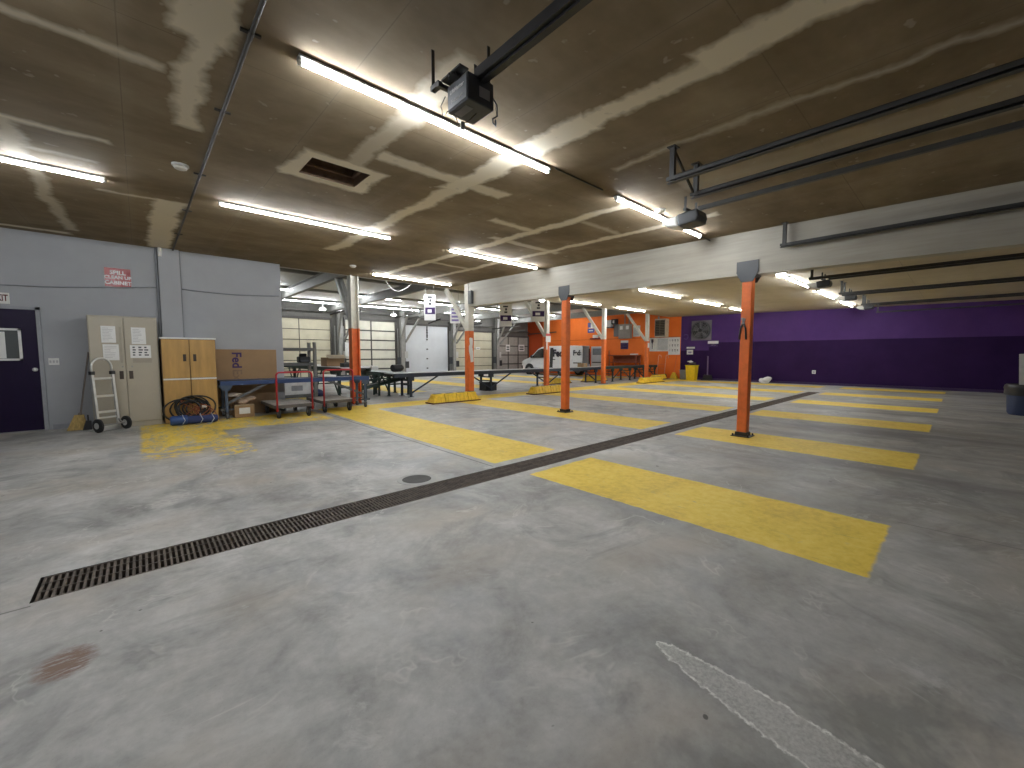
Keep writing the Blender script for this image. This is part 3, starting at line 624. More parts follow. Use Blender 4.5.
# ------------------------------------------------------------------ overhead door tracks
def track(x, z, yend, lab, diag=None, drop=True):
    t = thing('door_track', lab, 'door track', (x, yend, z), 'overhead door tracks')
    M = MB(); M.bx(x - .028, x + .028, RY0 + .1, yend, z + .022, z + .028); M.bx(x + .021, x + .028, RY0 + .1, yend, z - .026, z + .026); M.bx(x - .028, x - .021, RY0 + .1, yend, z - .008, z + .026); M.bx(x - .02, x + .028, RY0 + .1, yend, z - .026, z - .020)
    M.build('rail', STEEL, t)
    M = MB(); M.bar((x, yend - .05, z), (x, yend - .05, CEIL(yend)), .045, .045); M.bx(x - .05, x + .05, yend - .09, yend - .01, CEIL(yend) - .008, CEIL(yend)); M.build('hanger', STEEL, t)
    if diag: MB().bar((x + .02, yend - .05, CEIL(yend) - .02), (x + diag, yend - .05, z), .035, .012, (0, 1, 0)).build('brace', STEEL, t)
    return t
track(3.83, 3.01, 1.99, 'nearest overhead door track with diagonal brace at its end', diag=.45)
track(4.34, 3.0, 1.99, 'second overhead door track, hung close behind the braced one')
track(7.2, 2.98, 1.92, 'single overhead door track running in front of the big white beam')
for x, lab in ((10.75, 'first door track beyond the white beam'), (13.95, 'second door track beyond the white beam'), (14.35, 'third door track beyond the white beam, close beside the second'), (17.5, 'fourth door track beyond the white beam'), (17.9, 'fifth door track beyond the white beam, close beside the fourth'), (21.0, 'door track closest to the purple wall')):
    track(x, 2.98, 2.3, lab)

# ------------------------------------------------------------------ near steel columns with plate caps
def near_column(y, lab):
    x = 7.375; zb = BB(y)
    c = thing('steel_column', lab, 'column', (x, y, 0), 'orange columns under the big beam')
    MB().bx(x - .075, x + .075, y - .075, y + .075, 0.012, zb - .03).build('shaft', ORANGE, c, bevel=.012)
    for xx in (7.287, 7.5): M = MB(); M.prism([(y - .085, zb - .11), (y + .085, zb - .11), (y + .16, zb + .04), (y + .16, zb + .22), (y - .16, zb + .22), (y - .16, zb + .04)], xx, xx + .013, 'x'); M.build('plate_cap', DARKM, c)
    MB().bx(7.30, 7.50, y - .14, y + .14, zb - .03, zb - .001).build('saddle', DARKM, c)
    M = MB(); M.bx(x - .14, x + .14, y - .14, y + .14, 0, .014); M.bx(x - .09, x + .09, y - .09, y + .09, .014, .075); M.build('base_plate', BLACKM, c, bevel=.004)
    for a in (-1, 1):
        for b in (-1, 1): MB().cyl((x + a * .115, y + b * .115, .014), (x + a * .115, y + b * .115, .045), .013, n=6).build('anchor_bolt', BLACKM, c)
    return c
near_column(2.39, 'nearest orange steel column with black plate cap and hand tools clipped on it')
near_column(6.24, 'middle orange steel column with black plate cap, second from the right')
k = thing('pliers', 'black handled pliers hung on the nearest orange column', 'tool', (7.29, 2.42, 1.62))
M = MB(); M.bar((7.29, 2.43, 1.85), (7.29, 2.40, 1.94), .03, .014, (1, 0, 0)); M.bar((7.29, 2.41, 1.85), (7.29, 2.44, 1.95), .03, .014, (1, 0, 0)); M.cyl((7.282, 2.42, 1.86), (7.298, 2.42, 1.86), .025); M.build('jaws', GALV, k)
for s in (-1, 1): MB().tube([(7.288, 2.42 + s * .01, 1.85), (7.288, 2.42 + s * .035, 1.78), (7.288, 2.42 + s * .045, 1.68), (7.288, 2.42 + s * .05, 1.60)], .014, 8).build('handle', BLACKM, k, smooth='all')

# ------------------------------------------------------------------ dock line columns
def dock_column(x, lab, hsec=False, braces=1, y=11.3, w=.098):
    c = thing('dock_column', lab, 'column', (x, y, 0), 'cream and orange columns along the dock')
    zs = 2.07; top = 3.55 if y > 11 else CEIL(y)
    for nm, a, b, m in (('lower_shaft', .01, zs, ORANGE), ('upper_shaft', zs, top, CREAMP)):
        M = MB()
        if hsec:
            M.bx(x - w, x - w + .03, y - .12, y + .12, a, b); M.bx(x + w - .03, x + w, y - .12, y + .12, a, b); M.bx(x - w, x + w, y - .012, y + .012, a, b)
        else: M.bx(x - w + .015, x + w - .015, y - w + .015, y + w - .015, a, b)
        M.build(nm, m, c, bevel=0 if hsec else .008)
    for k in range(braces):
        xx = x + (.12 if k else 0)
        M = MB(); M.bar((xx, y + .08, 2.10), (xx, y + 1.25, 3.62 if y > 11 else 3.46), .09, .12); M.build('brace', CREAMP if not hsec else GALV, c)
    M = MB(); M.bx(x - .16, x + .16, y - .16, y + .16, 0, .012); M.build('base_plate', BLACKM, c)
    return c
DCX = [4.40, 7.45, 12.17, 16.1, 20.0]
dock_column(DCX[0], 'first dock column, orange below and cream above, beside the red handled cart', True, 2, w=.11)
dock_column(DCX[1], 'second dock column with a grey box high up and torn white papers', False, y=10.12, w=.115)
dock_column(DCX[2], 'third dock column with a white notice, in front of the van nose')
dock_column(DCX[3], 'fourth dock column, in front of the van rear doors')
dock_column(DCX[4], 'fifth dock column with white placard, closest to the orange louvered heater')
# frame beams running back over the dock
for i, x in enumerate(DCX):
    M = MB(); M.bx(x - .07, x + .07, 11.34, 22.9, 3.60, 3.63); M.bx(x - .07, x + .07, 11.34, 22.9, 3.90, 3.93); M.bx(x - .012, x + .012, 11.34, 22.9, 3.63, 3.90)
    struct(M.build('trim_%d' % (3 + i), PURLIN, origin=(x, 11.34, 3.6)))
o = thing('junction_box', 'grey electrical box high on the second dock column', 'electrical box', (7.27, 9.78, 2.84))
MB().bx(7.22, 7.299, 9.70, 9.86, 2.84, 3.22).build('box', DARKM, o, bevel=.006); MB().bx(7.212, 7.22, 9.71, 9.85, 2.85, 3.21).build('lid', mat('grey_box_lid', (.10, .10, .10), .5), o)
# papers and notices on the columns
o = MB(); o.prism([(7.37, 1.85), (7.42, 1.87), (7.49, 1.85), (7.50, 1.74), (7.48, 1.58), (7.51, 1.44), (7.52, 1.14), (7.42, 1.12), (7.40, 1.30), (7.36, 1.44), (7.355, 1.60), (7.39, 1.67)], 10.012, 10.018, 'y'); o = o.build('torn_poster', PAPER); tag(o, 'torn white paper stuck on the second dock column', 'paper')
o = thing('column_notice', 'white notice with red band on the third dock column', 'notice', (12.15, 11.19, 1.93)); MB().bx(12.03, 12.31, 11.21, 11.217, 1.86, 2.20).build('sheet', PAPER, o); MB().bx(12.03, 12.31, 11.207, 11.21, 2.10, 2.20).build('red_band', mat('notice_red', (.5, .06, .05), .6), o)
o = MB().bx(12.06, 12.13, 11.21, 11.217, 1.56, 1.85).build('paper_strip', PAPER); tag(o, 'narrow white paper strip below the notice on the third dock column', 'paper')
o = MB().bx(19.92, 20.08, 11.205, 11.217, 1.72, 1.98).build('column_placard', PAPER); tag(o, 'plain white placard on the fifth dock column', 'placard')
# ------------------------------------------------------------------ hanging aisle signs
def hang_sign(x, z0, z1, w, lab, y=11.0, kind=0):
    s = thing('hanging_sign', lab, 'hanging sign', (x, y, z0), 'white and purple aisle signs')
    n = Euler((0, 0, radians(-38))).to_matrix()
    def P(u, v): p = n @ Vector((u, v, 0)); return (x + p.x, y + p.y)
    def slab(nm, u0, u1, v0, v1, a, b, m):
        M = MB(); M.prism([P(u0, v0), P(u1, v0), P(u1, v1), P(u0, v1)], a, b, 'z'); return M.build(nm, m, s)
    h = z1 - z0
    slab('board', -w / 2, w / 2, -.006, .006, z0, z1, PAPER)
    if kind == 0: slab('purple_panel', -w * .42, w * .46, -.009, -.006, z0 + h * .24, z0 + h * .50, PURPLEINK); slab('panel_text', -w * .2, w * .15, -.011, -.009, z0 + h * .30, z0 + h * .42, WHITEINK); slab('letter_mark', -w * .2, w * .2, -.009, -.006, z0 + h * .86, z0 + h * .93, INK); slab('letter_mark', -w * .04, w * .12, -.009, -.006, z0 + h * .72, z0 + h * .82, INK); slab('letter_mark', -w * .1, w * .14, -.009, -.006, z0 + h * .60, z0 + h * .68, INK)
    else:
        for q in range(4): slab('text_row', -w * .35, w * .35, -.009, -.006, z0 + h * (.12 + .22 * q), z0 + h * (.24 + .22 * q), mat('lilac_ink', (.22, .18, .42), .6))
    M = MB()
    for u in (-w * .35, w * .35): p = P(u, 0); M.cyl((*p, z1), (*p, CEIL(y)), .004, n=6)
    M.build('hanging_wire', GALV, s)
hang_sign(6.62, 2.40, 3.18, .34, 'hanging white sign with purple panel left of the second dock column')
hang_sign(7.54, 2.36, 2.88, .32, 'hanging pale lilac sign against the brace of the second dock column', kind=1)
hang_sign(9.70, 2.36, 3.14, .44, 'hanging white sign with purple panel right of the second dock column')
hang_sign(11.36, 2.62, 3.42, .52, 'hanging white sign with purple panel beside the third dock column')

# ------------------------------------------------------------------ drain grates
GRATE = mat('rusty_grate', (0.105, 0.083, 0.068), 0.75, 0.2, var=0.45, scale=18)
gl = (TX1 - TX0 - 0.02) / 18
def grate(i):
    x0 = TX0 + .01; M = MB(); a, b = x0 + .004, x0 + gl - .004; y0, y1 = TY0 + .006, TY1 - .006
    n = 34
    for k in range(n): x = a + .008 + (b - a - .016) * k / (n - 1); M.bx(x - .0065, x + .0065, y0, y1, -.032, -.003)
    for f in (0.02, .36, .70, .98): y = y0 + (y1 - y0) * f; M.bx(a, b, y - .006, y + .006, -.036, -.001)
    return M.build('drain_grate', GRATE, origin=(x0 + gl / 2, (TY0 + TY1) / 2, -.036))
g0 = grate(0); tag(g0, 'rusty iron grate section in the long floor drain', 'drain grate', 'grate sections of the long floor drain')
g0l = g0.location.copy()
for i in range(1, 18): copy_tree(g0, (g0l.x + gl * i, g0l.y, g0l.z))
c = thing('drain_cover', 'round metal floor cover beside the long drain', 'manhole cover', (2.16, 3.91, 0))
MB().lathe((2.16, 3.91, 0), [(.155, 0), (.155, .005), (.20, .005), (.207, 0)], 32).build('rim', mat('cover_rim', (.34, .335, .32), .6), c)
MB().lathe((2.16, 3.91, 0), [(0, .003), (.155, .003), (.155, 0)], 32).build('lid', mat('cover_lid', (.045, .044, .04), .6, 0, var=.4, spec=.2), c)

# ------------------------------------------------------------------ yellow wheel stops
def wheel_stop(x0, x1, y, lab):
    s = thing('wheel_stop', lab, 'wheel stop', ((x0 + x1) / 2, y, 0), 'yellow wheel stops'); D = .2
    MB().bx(x0, x1, y - .20, y + .20, 0, .03).build('base_skirt', mat('stop_skirt', (.10, .035, .02), .8), s)
    M = MB(); n = 4; L = (x1 - x0 - .06) / n
    for k in range(n):
        a = x0 + .03 + L * k; e0 = .10 if k == 0 else .012; e1 = .10 if k == n - 1 else .012
        M._hexa([(a + .004, y - .18, .03), (a + L - .004, y - .18, .03), (a + L - .004, y + .18, .03), (a + .004, y + .18, .03), (a + e0, y - .10, .26), (a + L - e1, y - .10, .26), (a + L - e1, y + .10, .26), (a + e0, y + .10, .26)])
        for q in (.3, .7): M._hexa([(a + L * q - .03, y - .195, .03), (a + L * q + .03, y - .195, .03), (a + L * q + .03, y - .1, .03), (a + L * q - .03, y - .1, .03), (a + L * q - .02, y - .135, .19), (a + L * q + .02, y - .135, .19), (a + L * q + .02, y - .08, .19), (a + L * q - .02, y - .08, .19)])
    M.bx(x0 + .08, x1 - .08, y - .08, y + .08, .03, .24); M.build('block', YELLOWP, s, bevel=.01)
    for k in range(n): a = x0 + .03 + L * k; MB().bx(a + .11, a + L - .07, y - .075, y + .05, .26, .268).build('top_pad', mat('stop_pad_grey', (.16, .14, .10), .8), s)
wheel_stop(5.82, 7.46, 9.78, 'yellow wheel stop in front of the second dock column')
wheel_stop(9.75, 11.55, 9.80, 'yellow wheel stop in front of the third dock column')
wheel_stop(17.4, 19.4, 10.15, 'yellow wheel stop in front of the fifth dock column')
wheel_stop(13.6, 15.25, 12.68, 'yellow wheel stop beyond the conveyor behind the third dock column')
wheel_stop(16.4, 18.2, 12.68, 'yellow wheel stop beyond the conveyor behind the fourth dock column')
wheel_stop(20.4, 21.8, 11.2, 'yellow wheel stop right behind the fifth dock column')
# ------------------------------------------------------------------ things along the grey wall
BEIGE = mat('beige_locker', (0.40, 0.36, 0.285), 0.45, var=0.05, scale=2)
cb = thing('storage_cabinet', 'tall beige steel cabinet with papers taped to its doors', 'cabinet', (-0.2, 10.7, 0))
MB().bx(-0.67, 0.27, 10.47, 10.96, 0.0, 2.06).build('body', BEIGE, cb, bevel=.006)
for x0, x1, hx in ((-0.655, -0.205, -0.265), (-0.195, 0.255, -0.135)):
    d = MB().bx(x0, x1, 10.445, 10.47, .09, 2.03).build('door', BEIGE, cb, bevel=.006)
    M = MB(); M.bx(hx - .028, hx + .028, 10.438, 10.446, .90, 1.05); M.build('handle', mat('handle_brown', (.035, .024, .016), .6), d, bevel=.003)
    M = MB(); M.cyl((hx + .02, 10.436, 1.13), (hx + .02, 10.446, 1.13), .014); M.build('lock', GALV, d)
def notice(x0, x1, z0, z1, y, lab, rows=7, seed=1, ink=INK, block=False, m=None):
    p = thing('notice_paper', lab, 'paper', ((x0 + x1) / 2, y, z0))
    MB().bx(x0, x1, y, y + .004, z0, z1).build('sheet', m or PAPER, p)
    M = MB(); r = random.Random(seed); w = x1 - x0; h = z1 - z0
    for k in range(rows):
        z = z1 - h * (.12 + .8 * k / rows); e = r.uniform(.45, .88)
        if block:
            for q in range(3): a = x0 + w * (.12 + .28 * q); M.bx(a, a + w * r.uniform(.1, .22), y - .001, y, z - h * .10, z)
        else: M.bx(x0 + w * .1, x0 + w * e, y - .001, y, z - h * .018, z)
    M.build('printed_lines', ink, p)
    return p
FAINT = mat('faint_ink', (0.35, 0.35, 0.37), 0.7)
notice(-0.50, -0.31, 1.57, 1.87, 10.437, 'upper white paper on the left door of the beige cabinet', 9, 1, FAINT)
notice(-0.49, -0.28, 1.25, 1.54, 10.437, 'lower white paper on the left door of the beige cabinet', 8, 2, FAINT)
notice(-0.10, 0.10, 1.55, 1.86, 10.437, 'upper white paper on the right door of the beige cabinet', 9, 3, FAINT)
notice(-0.13, 0.16, 1.29, 1.53, 10.437, 'white sign with dark block marks on the right door of the beige cabinet', 4, 4, INK, True)
CLIP = mat('clip_tan', (0.33, 0.30, 0.24), .5)
for x0, x1, z0, z1, lab in ((-0.265, -0.235, 1.2, 1.86, 'tan hanging strip beside the papers on the left cabinet door'), (-0.10, 0.17, 1.20, 1.285, 'tan clipboard below the block sign on the right cabinet door')):
    o = MB().bx(x0, x1, 10.434, 10.4445, z0, z1).build('clip_holder', CLIP); tag(o, lab, 'clip')

WOODM = mat('oak_laminate', (0.44, 0.26, 0.08), 0.5, var=0.22, scale=2.2, stretch=(3.5, 1, .5))
wc = thing('wooden_cabinet', 'four door oak cabinet with white edge strips between beige cabinet and conveyor', 'cabinet', (0.73, 10.65, 0))
MB().bx(0.305, 1.165, 10.40, 10.92, 0, 1.66).build('body', mat('cabinet_edge', (.20, .12, .05), .6), wc)
MB().bx(0.295, 1.175, 10.37, 10.92, 1.66, 1.69).build('top_edge', WHITE, wc)
for x0, x1, hx in ((0.315, 0.728, 0.655), (0.742, 1.155, 0.815)):
    d = MB().bx(x0, x1, 10.375, 10.40, .89, 1.65).build('door', WOODM, wc, bevel=.003)
    MB().bx(hx - .025, hx + .025, 10.368, 10.376, 1.22, 1.36).build('handle', mat('handle_brown', (0, 0, 0)), d, bevel=.003)
    MB().bx(x0, x1, 10.37, 10.40, .855, .885).build('edge_strip', WHITE, wc)
    MB().bx(x0, x1, 10.375, 10.40, .02, .85).build('door', WOODM, wc, bevel=.003)

# hoses and cords in front
h = thing('air_hose', 'coiled black air hose piled against the oak cabinet', 'hose', (0.72, 10.12, 0))
r = random.Random(4)
for k in range(9):
    cx, cz, R = .74 + r.uniform(-.07, .08), .30 + r.uniform(-.04, .05), r.uniform(.17, .29)
    if k == 0: cx, cz, R = .56, .27, .26
    pts = [(cx + R * 1.1 * cos(a * pi / 16), 10.11 + .02 * k * r.uniform(.3, 1) + .16 * (R * sin(a * pi / 16) + .1) - .03 * sin(3 * a * pi / 16 + k), max(.03, cz + R * .82 * sin(a * pi / 16))) for a in range(32)]
    MB().tube(pts, .015, 7, True).build('hose_loop', RUBBER, h, smooth='all')
h = thing('extension_cord', 'rust orange extension cord tangled inside the black hose coils', 'cord', (0.80, 10.08, 0))
M = MB()
for k in range(6):
    cx, cz, R = .80 + r.uniform(-.1, .12), .27 + r.uniform(-.08, .06), r.uniform(.08, .17)
    M.tube([(cx + R * cos(a * pi / 12), 10.10 + .015 * k + .1 * R * sin(a * pi / 12), max(.03, cz + R * .8 * sin(a * pi / 12 + k))) for a in range(24)], .008, 6, True)
M.tube([(.85, 10.1, .38), (.98, 10.06, .32), (1.06, 10.04, .22), (1.1, 10.02, .12)], .008, 6)
M.build('cord', mat('cord_rust', (.28, .08, .03), .6), h, smooth='all')
MB().bx(.86, .94, 10.07, 10.11, .30, .35).build('plug', mat('plug_white', (.5, .45, .4), .5), h, bevel=.008)
b = thing('blue_tube_bag', 'blue roll lying in front of the oak cabinet', 'roll', (0.74, 9.98, 0))
MB().lathe((.36, 9.98, .10), [(0, 0), (.075, .004), (.09, .03), (.092, .2), (.088, .26), (0, .262)], 18, Euler((0, pi / 2, 0)).to_matrix()).build('bright_roll', mat('bright_blue', (.022, .065, .21), .5), b, smooth=True)
MB().lathe((.615, 9.98, .09), [(0, 0), (.07, .0), (.08, .1), (.07, .25), (.085, .4), (.06, .48), (0, .49)], 18, Euler((0, pi / 2, 0)).to_matrix()).build('dark_roll', mat('dark_blue_cloth', (.025, .04, .13), .8), b, smooth=True)
for x in (.55, .82, 1.0): M = MB(); M.tube([(x, 9.90, .18), (x + .03, 9.88, .10), (x - .02, 9.87, .015), (x - .09, 9.86, .01)], .007, 6); M.tube([(x, 10.06, .17), (x, 9.98, .20), (x, 9.90, .18)], .007, 6); M.build('tie_cord', mat('pale_cord', (.40, .42, .46), .7), b, smooth='all')

# hand truck
ht = thing('hand_truck', 'aluminium hand truck leaning on the left door of the beige cabinet', 'hand truck', (0, 0, 0))
def hy(z): return .02 + .10 * z / 1.3
M = MB()
for x in (-.15, .15): MB().bar((x, hy(.10), .10), (x, hy(1.04), 1.04), .036, .045, (0, 1, 0)).build('side_rail', ALU, ht, bevel=.005)
for z in (.93, .62, .34): MB().bar((-.15, hy(z), z), (.15, hy(z), z), .03, .04).build('crossbar', ALU, ht, bevel=.004)
MB().bar((-.15, hy(.24) + .01, .24), (.15, hy(.24) + .01, .24), .02, .03).build('crossbar', ALU, ht)
MB().tube([(-.15, hy(1.03), 1.03)] + [(-.15 * cos(a * pi / 12), hy(1.13), 1.12 + .17 * sin(a * pi / 12)) for a in range(13)] + [(.15, hy(1.03), 1.03)], .018, 8).build('loop_handle', ALU, ht, smooth='all')
for x in (-.15, .15): MB().bx(x - .028, x + .028, hy(1.03) - .032, hy(1.03) + .032, 1.0, 1.06).build('clamp', BLACKM, ht)
for x in (-.235, .185):
    R = Euler((0, pi / 2, 0)).to_matrix()
    w = MB().lathe((x, -.07, .12), [(.05, 0), (.10, 0), (.12, .012), (.12, .038), (.10, .05), (.05, .05)], 22, R).build('wheel', RUBBER, ht, smooth=True)
    MB().lathe((x - .003, -.07, .12), [(0, 0), (.055, 0), (.055, .056), (0, .056)], 16, R).build('hub', ALU, w, smooth=True)
MB().cyl((-.23, -.07, .12), (.23, -.07, .12), .012).build('axle', GALV, ht)
M = MB()
for x in (-.15, .15): MB().bar((x, -.07, .12), (x, hy(.2), .20), .02, .03).build('axle_bracket', GALV, ht)
M = MB(); M.bx(-.18, .18, .03, .20, .004, .014); M.bx(-.18, .18, .03, .042, .004, .10); M.build('toe_plate', ALU, ht)
ht.location = (-.455, 10.16, 0); ht.rotation_euler = (0, 0, radians(34))

br = thing('broom', 'broom with tan bristles leaning on the wall left of the beige cabinet', 'broom', (-0.88, 10.7, 0))
MB().cyl((-.85, 10.68, .24), (-.705, 10.93, 1.40), .013).build('handle', mat('broom_stick', (.16, .13, .11), .6), br, smooth=True)
M = MB(); M._hexa([(-1.02, 10.55, 0.005), (-.76, 10.55, .005), (-.76, 10.68, .005), (-1.02, 10.68, .005), (-.92, 10.62, .27), (-.80, 10.62, .27), (-.80, 10.68, .27), (-.92, 10.68, .27)]); M.build('bristles', mat('straw', (.36, .25, .09), .9, var=.35, scale=4, stretch=(14, 14, 1)), br)
M = MB(); M.cyl((-.862, 10.655, .20), (-.848, 10.68, .30), .04, .02); M.build('collar', mat('broom_stick', (0, 0, 0)), br)
o = thing('dustpan', 'small black dustpan standing beside the broom bristles', 'dustpan', (-.75, 10.57, 0)); MB().prism([(-.82, 0.0), (-.70, 0.0), (-.705, .16), (-.775, .17)], 10.53, 10.56, 'y').build('pan', BLACKM, o); MB().bx(-.755, -.735, 10.535, 10.555, .15, .27).build('handle', BLACKM, o)

# wall signs
s = thing('exit_sign', 'white exit sign with dark red letters above the purple door', 'exit sign', (-1.77, 10.985, 2.22)); MB().bx(-1.87, -1.60, 10.975, 10.999, 2.215, 2.40).build('board', mat('exit_white', (.66, .66, .62), .5), s)
text('EXIT', .15, mat('exit_red', (.10, .012, .012), .6), (-1.70, 10.973, 2.308), WALL_Y, s, .004, sx=.55)
s = thing('cleanup_sign', 'red sign with white lettering on the wall above the beige cabinet', 'sign', (-.24, 10.985, 2.65))
SR = mat('sign_red', (.30, .022, .026), .28)
MB().bx(-.42, -.06, 10.985, 10.998, 2.65, 3.0).build('board', SR, s); MB().bx(-.425, -.055, 10.99, 10.999, 2.645, 3.005).build('border', mat('sign_rim', (.5, .3, .28), .5), s)
for t, z, sz in (('SPILL', 2.915, .10), ('CLEAN UP', 2.825, .082), ('CABINET', 2.725, .092)): text(t, sz, WHITEINK, (-.24, 10.983, z), WALL_Y, s, .003)
s = thing('light_switch', 'white three gang light switch beside the purple door', 'light switch', (-1.15, 10.99, 1.17)); MB().bx(-1.215, -1.085, 10.985, 10.999, 1.165, 1.29).build('plate', WHITE, s, bevel=.004)
for x in (-1.19, -1.15, -1.11): MB().bx(x - .012, x + .012, 10.978, 10.986, 1.205, 1.25).build('rocker', mat('switch_grey', (.45, .45, .46), .5), s)

# big flat carton behind the blue conveyor
c = thing('cardboard_carton', 'tall flat brown carton with purple lettering behind the blue conveyor', 'box', (1.72, 10.93, 0))
MB().bx(1.20, 2.40, 10.965, 10.998, 0, 1.47).build('panel', CARD, c, bevel=.004)
CY = 10.963
t1 = text('Fed', .25, PURPLEINK, (1.60, CY, 1.23), (radians(90), radians(90), 0), c, .006)
t2 = text('Ex', .25, mat('faded_print', (.22, .14, .085), .85), (1.60, CY, .90), (radians(90), radians(90), 0), c, .004)
# carton stack under it
c = thing('cardboard_box', 'small brown box with white label on the floor under the blue conveyor', 'box', (1.58, 10.40, 0)); MB().bx(1.44, 1.80, 10.36, 10.70, 0, .28).build('box', CARD, c, bevel=.004); MB().bx(1.52, 1.72, 10.356, 10.36, .08, .21).build('label', LABELW, c); MB().bx(1.44, 1.80, 10.357, 10.36, .255, .275).build('tape', mat('tape', (.35, .28, .18), .3), c)
o = MB().blob((1.60, 10.55, .37), (.21, .14, .085), 3, .5, 3).build('paper_bag', mat('kraft_paper', (.40, .29, .21), .85, var=.25), smooth=False); tag(o, 'crumpled kraft paper on the small labelled box', 'paper')
o = MB().blob((1.52, 10.53, .48), (.15, .12, .045), 8, .5, 3).build('paper_bag', mat('pale_kraft', (.48, .40, .33), .85, var=.25)); tag(o, 'pale crumpled paper topmost on the small labelled box', 'paper')

# ------------------------------------------------------------------ conveyors
def caster(M1, M2, x, y, r=.055):
    M1.bx(x - .035, x + .035, y - .03, y + .03, r * 1.7, r * 2.1)
    M1.bx(x - .03, x - .022, y - .02, y + .02, r * .6, r * 2); M1.bx(x + .022, x + .03, y - .02, y + .02, r * .6, r * 2)
    M2.cyl((x - .018, y, r), (x + .018, y, r), r, n=16)
bc = thing('mobile_conveyor', 'blue framed conveyor on casters standing along the grey wall', 'conveyor', (2.8, 10.6, 0))
X0, X1, Y0, Y1, ZT = 1.20, 4.36, 10.28, 10.90, .80
M = MB(); M.bx(X0, X1, Y0, Y0 + .03, ZT - .09, ZT); M.bx(X0, X1, Y1 - .03, Y1, ZT - .09, ZT)
for x in (X0 + .02, 2.2, 3.3, X1 - .06): M.bx(x, x + .04, Y0 + .03, Y1 - .03, ZT - .08, ZT - .04)
M.build('frame', BLUEP, bc)
MB().bx(X0 + .02, X1 - .02, Y0 + .04, Y1 - .04, ZT - .03, ZT - .008).build('belt', mat('dark_belt', (.06, .065, .07), .6), bc)
LEGB = mat('leg_blue_grey', (0.06, 0.085, 0.13), 0.45)
for x, y in ((X0 + .10, Y0 + .04), (X0 + .10, Y1 - .04), (X1 - .10, Y0 + .04), (X1 - .10, Y1 - .04)):
    M = MB(); M.bar((x, y, .14), (x, y, ZT - .06), .05, .05); M.prism([(x - .12, ZT - .08), (x + .12, ZT - .08), (x + .06, ZT - .2), (x - .06, ZT - .2)], y - .03, y - .024, 'y'); L = M.build('leg', LEGB, bc)
    m1, m2 = MB(), MB(); caster(m1, m2, x, y, .06); m1.bar((x - .12, y, .2), (x + .12, y, .2), .03, .03)
    m1.build('caster_fork', DARKM, L); m2.build('caster_wheel', mat('grey_tyre', (.10, .10, .10), .6), L, smooth=True)
for xa, xb in ((X0 + .10, X0 + .85), (X1 - .10, X1 - 1.0)): MB().bar((xa, Y0 + .05, .32), (xb, Y0 + .05, ZT - .08), .05, .035, (0, 1, 0)).build('brace', mat('brace_grey', (.10, .105, .11), .5), bc)

def long_conveyor(name, label, x0, x1, y0, y1, z, legs, frame, belt, cat='conveyor', along='x', brace=1.0):
    sw = along == 'y'
    def P(x, y, zz): return (y, x, zz) if sw else (x, y, zz)
    def BX(M, xa, xb, ya, yb, za, zb):
        if sw: M.bx(ya, yb, xa, xb, za, zb)
        else: M.bx(xa, xb, ya, yb, za, zb)
    c = thing(name, label, cat, P((x0 + x1) / 2, (y0 + y1) / 2, 0))
    M = MB(); BX(M, x0, x1, y0, y0 + .04, z - .13, z - .01); BX(M, x0, x1, y1 - .04, y1, z - .13, z - .01); M.build('side_rail', frame, c)
    MB_ = MB(); BX(MB_, x0, x1, y0 + .01, y1 - .01, z - .03, z); MB_.build('belt', belt, c)
    n = int((x1 - x0) / 1.2); M = MB()
    for k in range(n): a = x0 + .3 + k * 1.2; M.cyl(P(a, y0 + .04, z - .09), P(a, y1 - .04, z - .09), .025, n=8)
    M.build('return_rollers', GALV, c)
    for x in legs:
        for y in (y0 + .05, y1 - .05):
            M = MB(); M.bar(P(x, y, 0.012), P(x, y, z - .1), .06, .06); M.bar(P(x - .09, y, .006), P(x + .09, y, .006), .08, .012); M.bar(P(x - .11, y, z - .19), P(x + .11, y, z - .19), .05, .12, (0, 0, 1)); M.build('leg', frame, c)
        M = MB(); M.bar(P(x, y0 + .05, .38), P(x, y1 - .05, .38), .04, .04); M.bar(P(x, y0 + .05, z - .25), P(x, y1 - .05, z - .25), .04, .04); M.build('crossbar', frame, c)
        if brace:
            for s in (-1, 1):
                if x0 < x + s * brace < x1: MB().bar(P(x, y0 + .05, .12), P(x + s * brace, y0 + .05, z - .12), .045, .03, (0, 1, 0) if not sw else (1, 0, 0)).build('brace', frame, c)
    return c
FR = mat('conveyor_frame', (0.022, 0.03, 0.045), 0.45)
long_conveyor('belt_conveyor', 'long flat belt conveyor running behind the dock columns', 5.75, 16.9, 11.72, 12.42, .77, [6.35, 9.65, 12.75, 16.15], FR, BELT)
long_conveyor('belt_conveyor', 'dark green conveyor end section in front of the orange wall', 16.95, 22.0, 11.75, 12.40, .77, [17.6, 19.2, 20.6, 21.8], GREENP, mat('dark_belt', (0, 0, 0)), brace=.8)
long_conveyor('belt_conveyor', 'short conveyor spur turning back into the dock left of the second dock column', 12.46, 16.2, 5.95, 6.75, .77, [12.6, 13.6, 14.9, 15.9], GREENP, BELT, along='y', brace=.5)
long_conveyor('belt_conveyor', 'pale topped conveyor going back into the dock behind the first dock column', 12.0, 20.5, 4.25, 5.15, .98, [12.3, 14.5, 17.0, 20.0], GREENP, mat('pale_belt', (.62, .63, .64), .4), along='y', brace=.7)
ic = thing('incline_conveyor', 'dark folded incline conveyor under the spur beside the white dock door', 'conveyor', (6.0, 12.2, 0))
M = MB(); M.bar((5.2, 12.9, .26), (6.6, 12.9, .52), .05, .10); M.bar((5.25, 13.3, .26), (6.6, 13.3, .52), .05, .10); M.build('side_rail', GREENP, ic)
MB().bar((5.25, 13.1, .28), (6.6, 13.1, .54), .34, .03).build('belt', mat('dark_belt', (0, 0, 0)), ic)
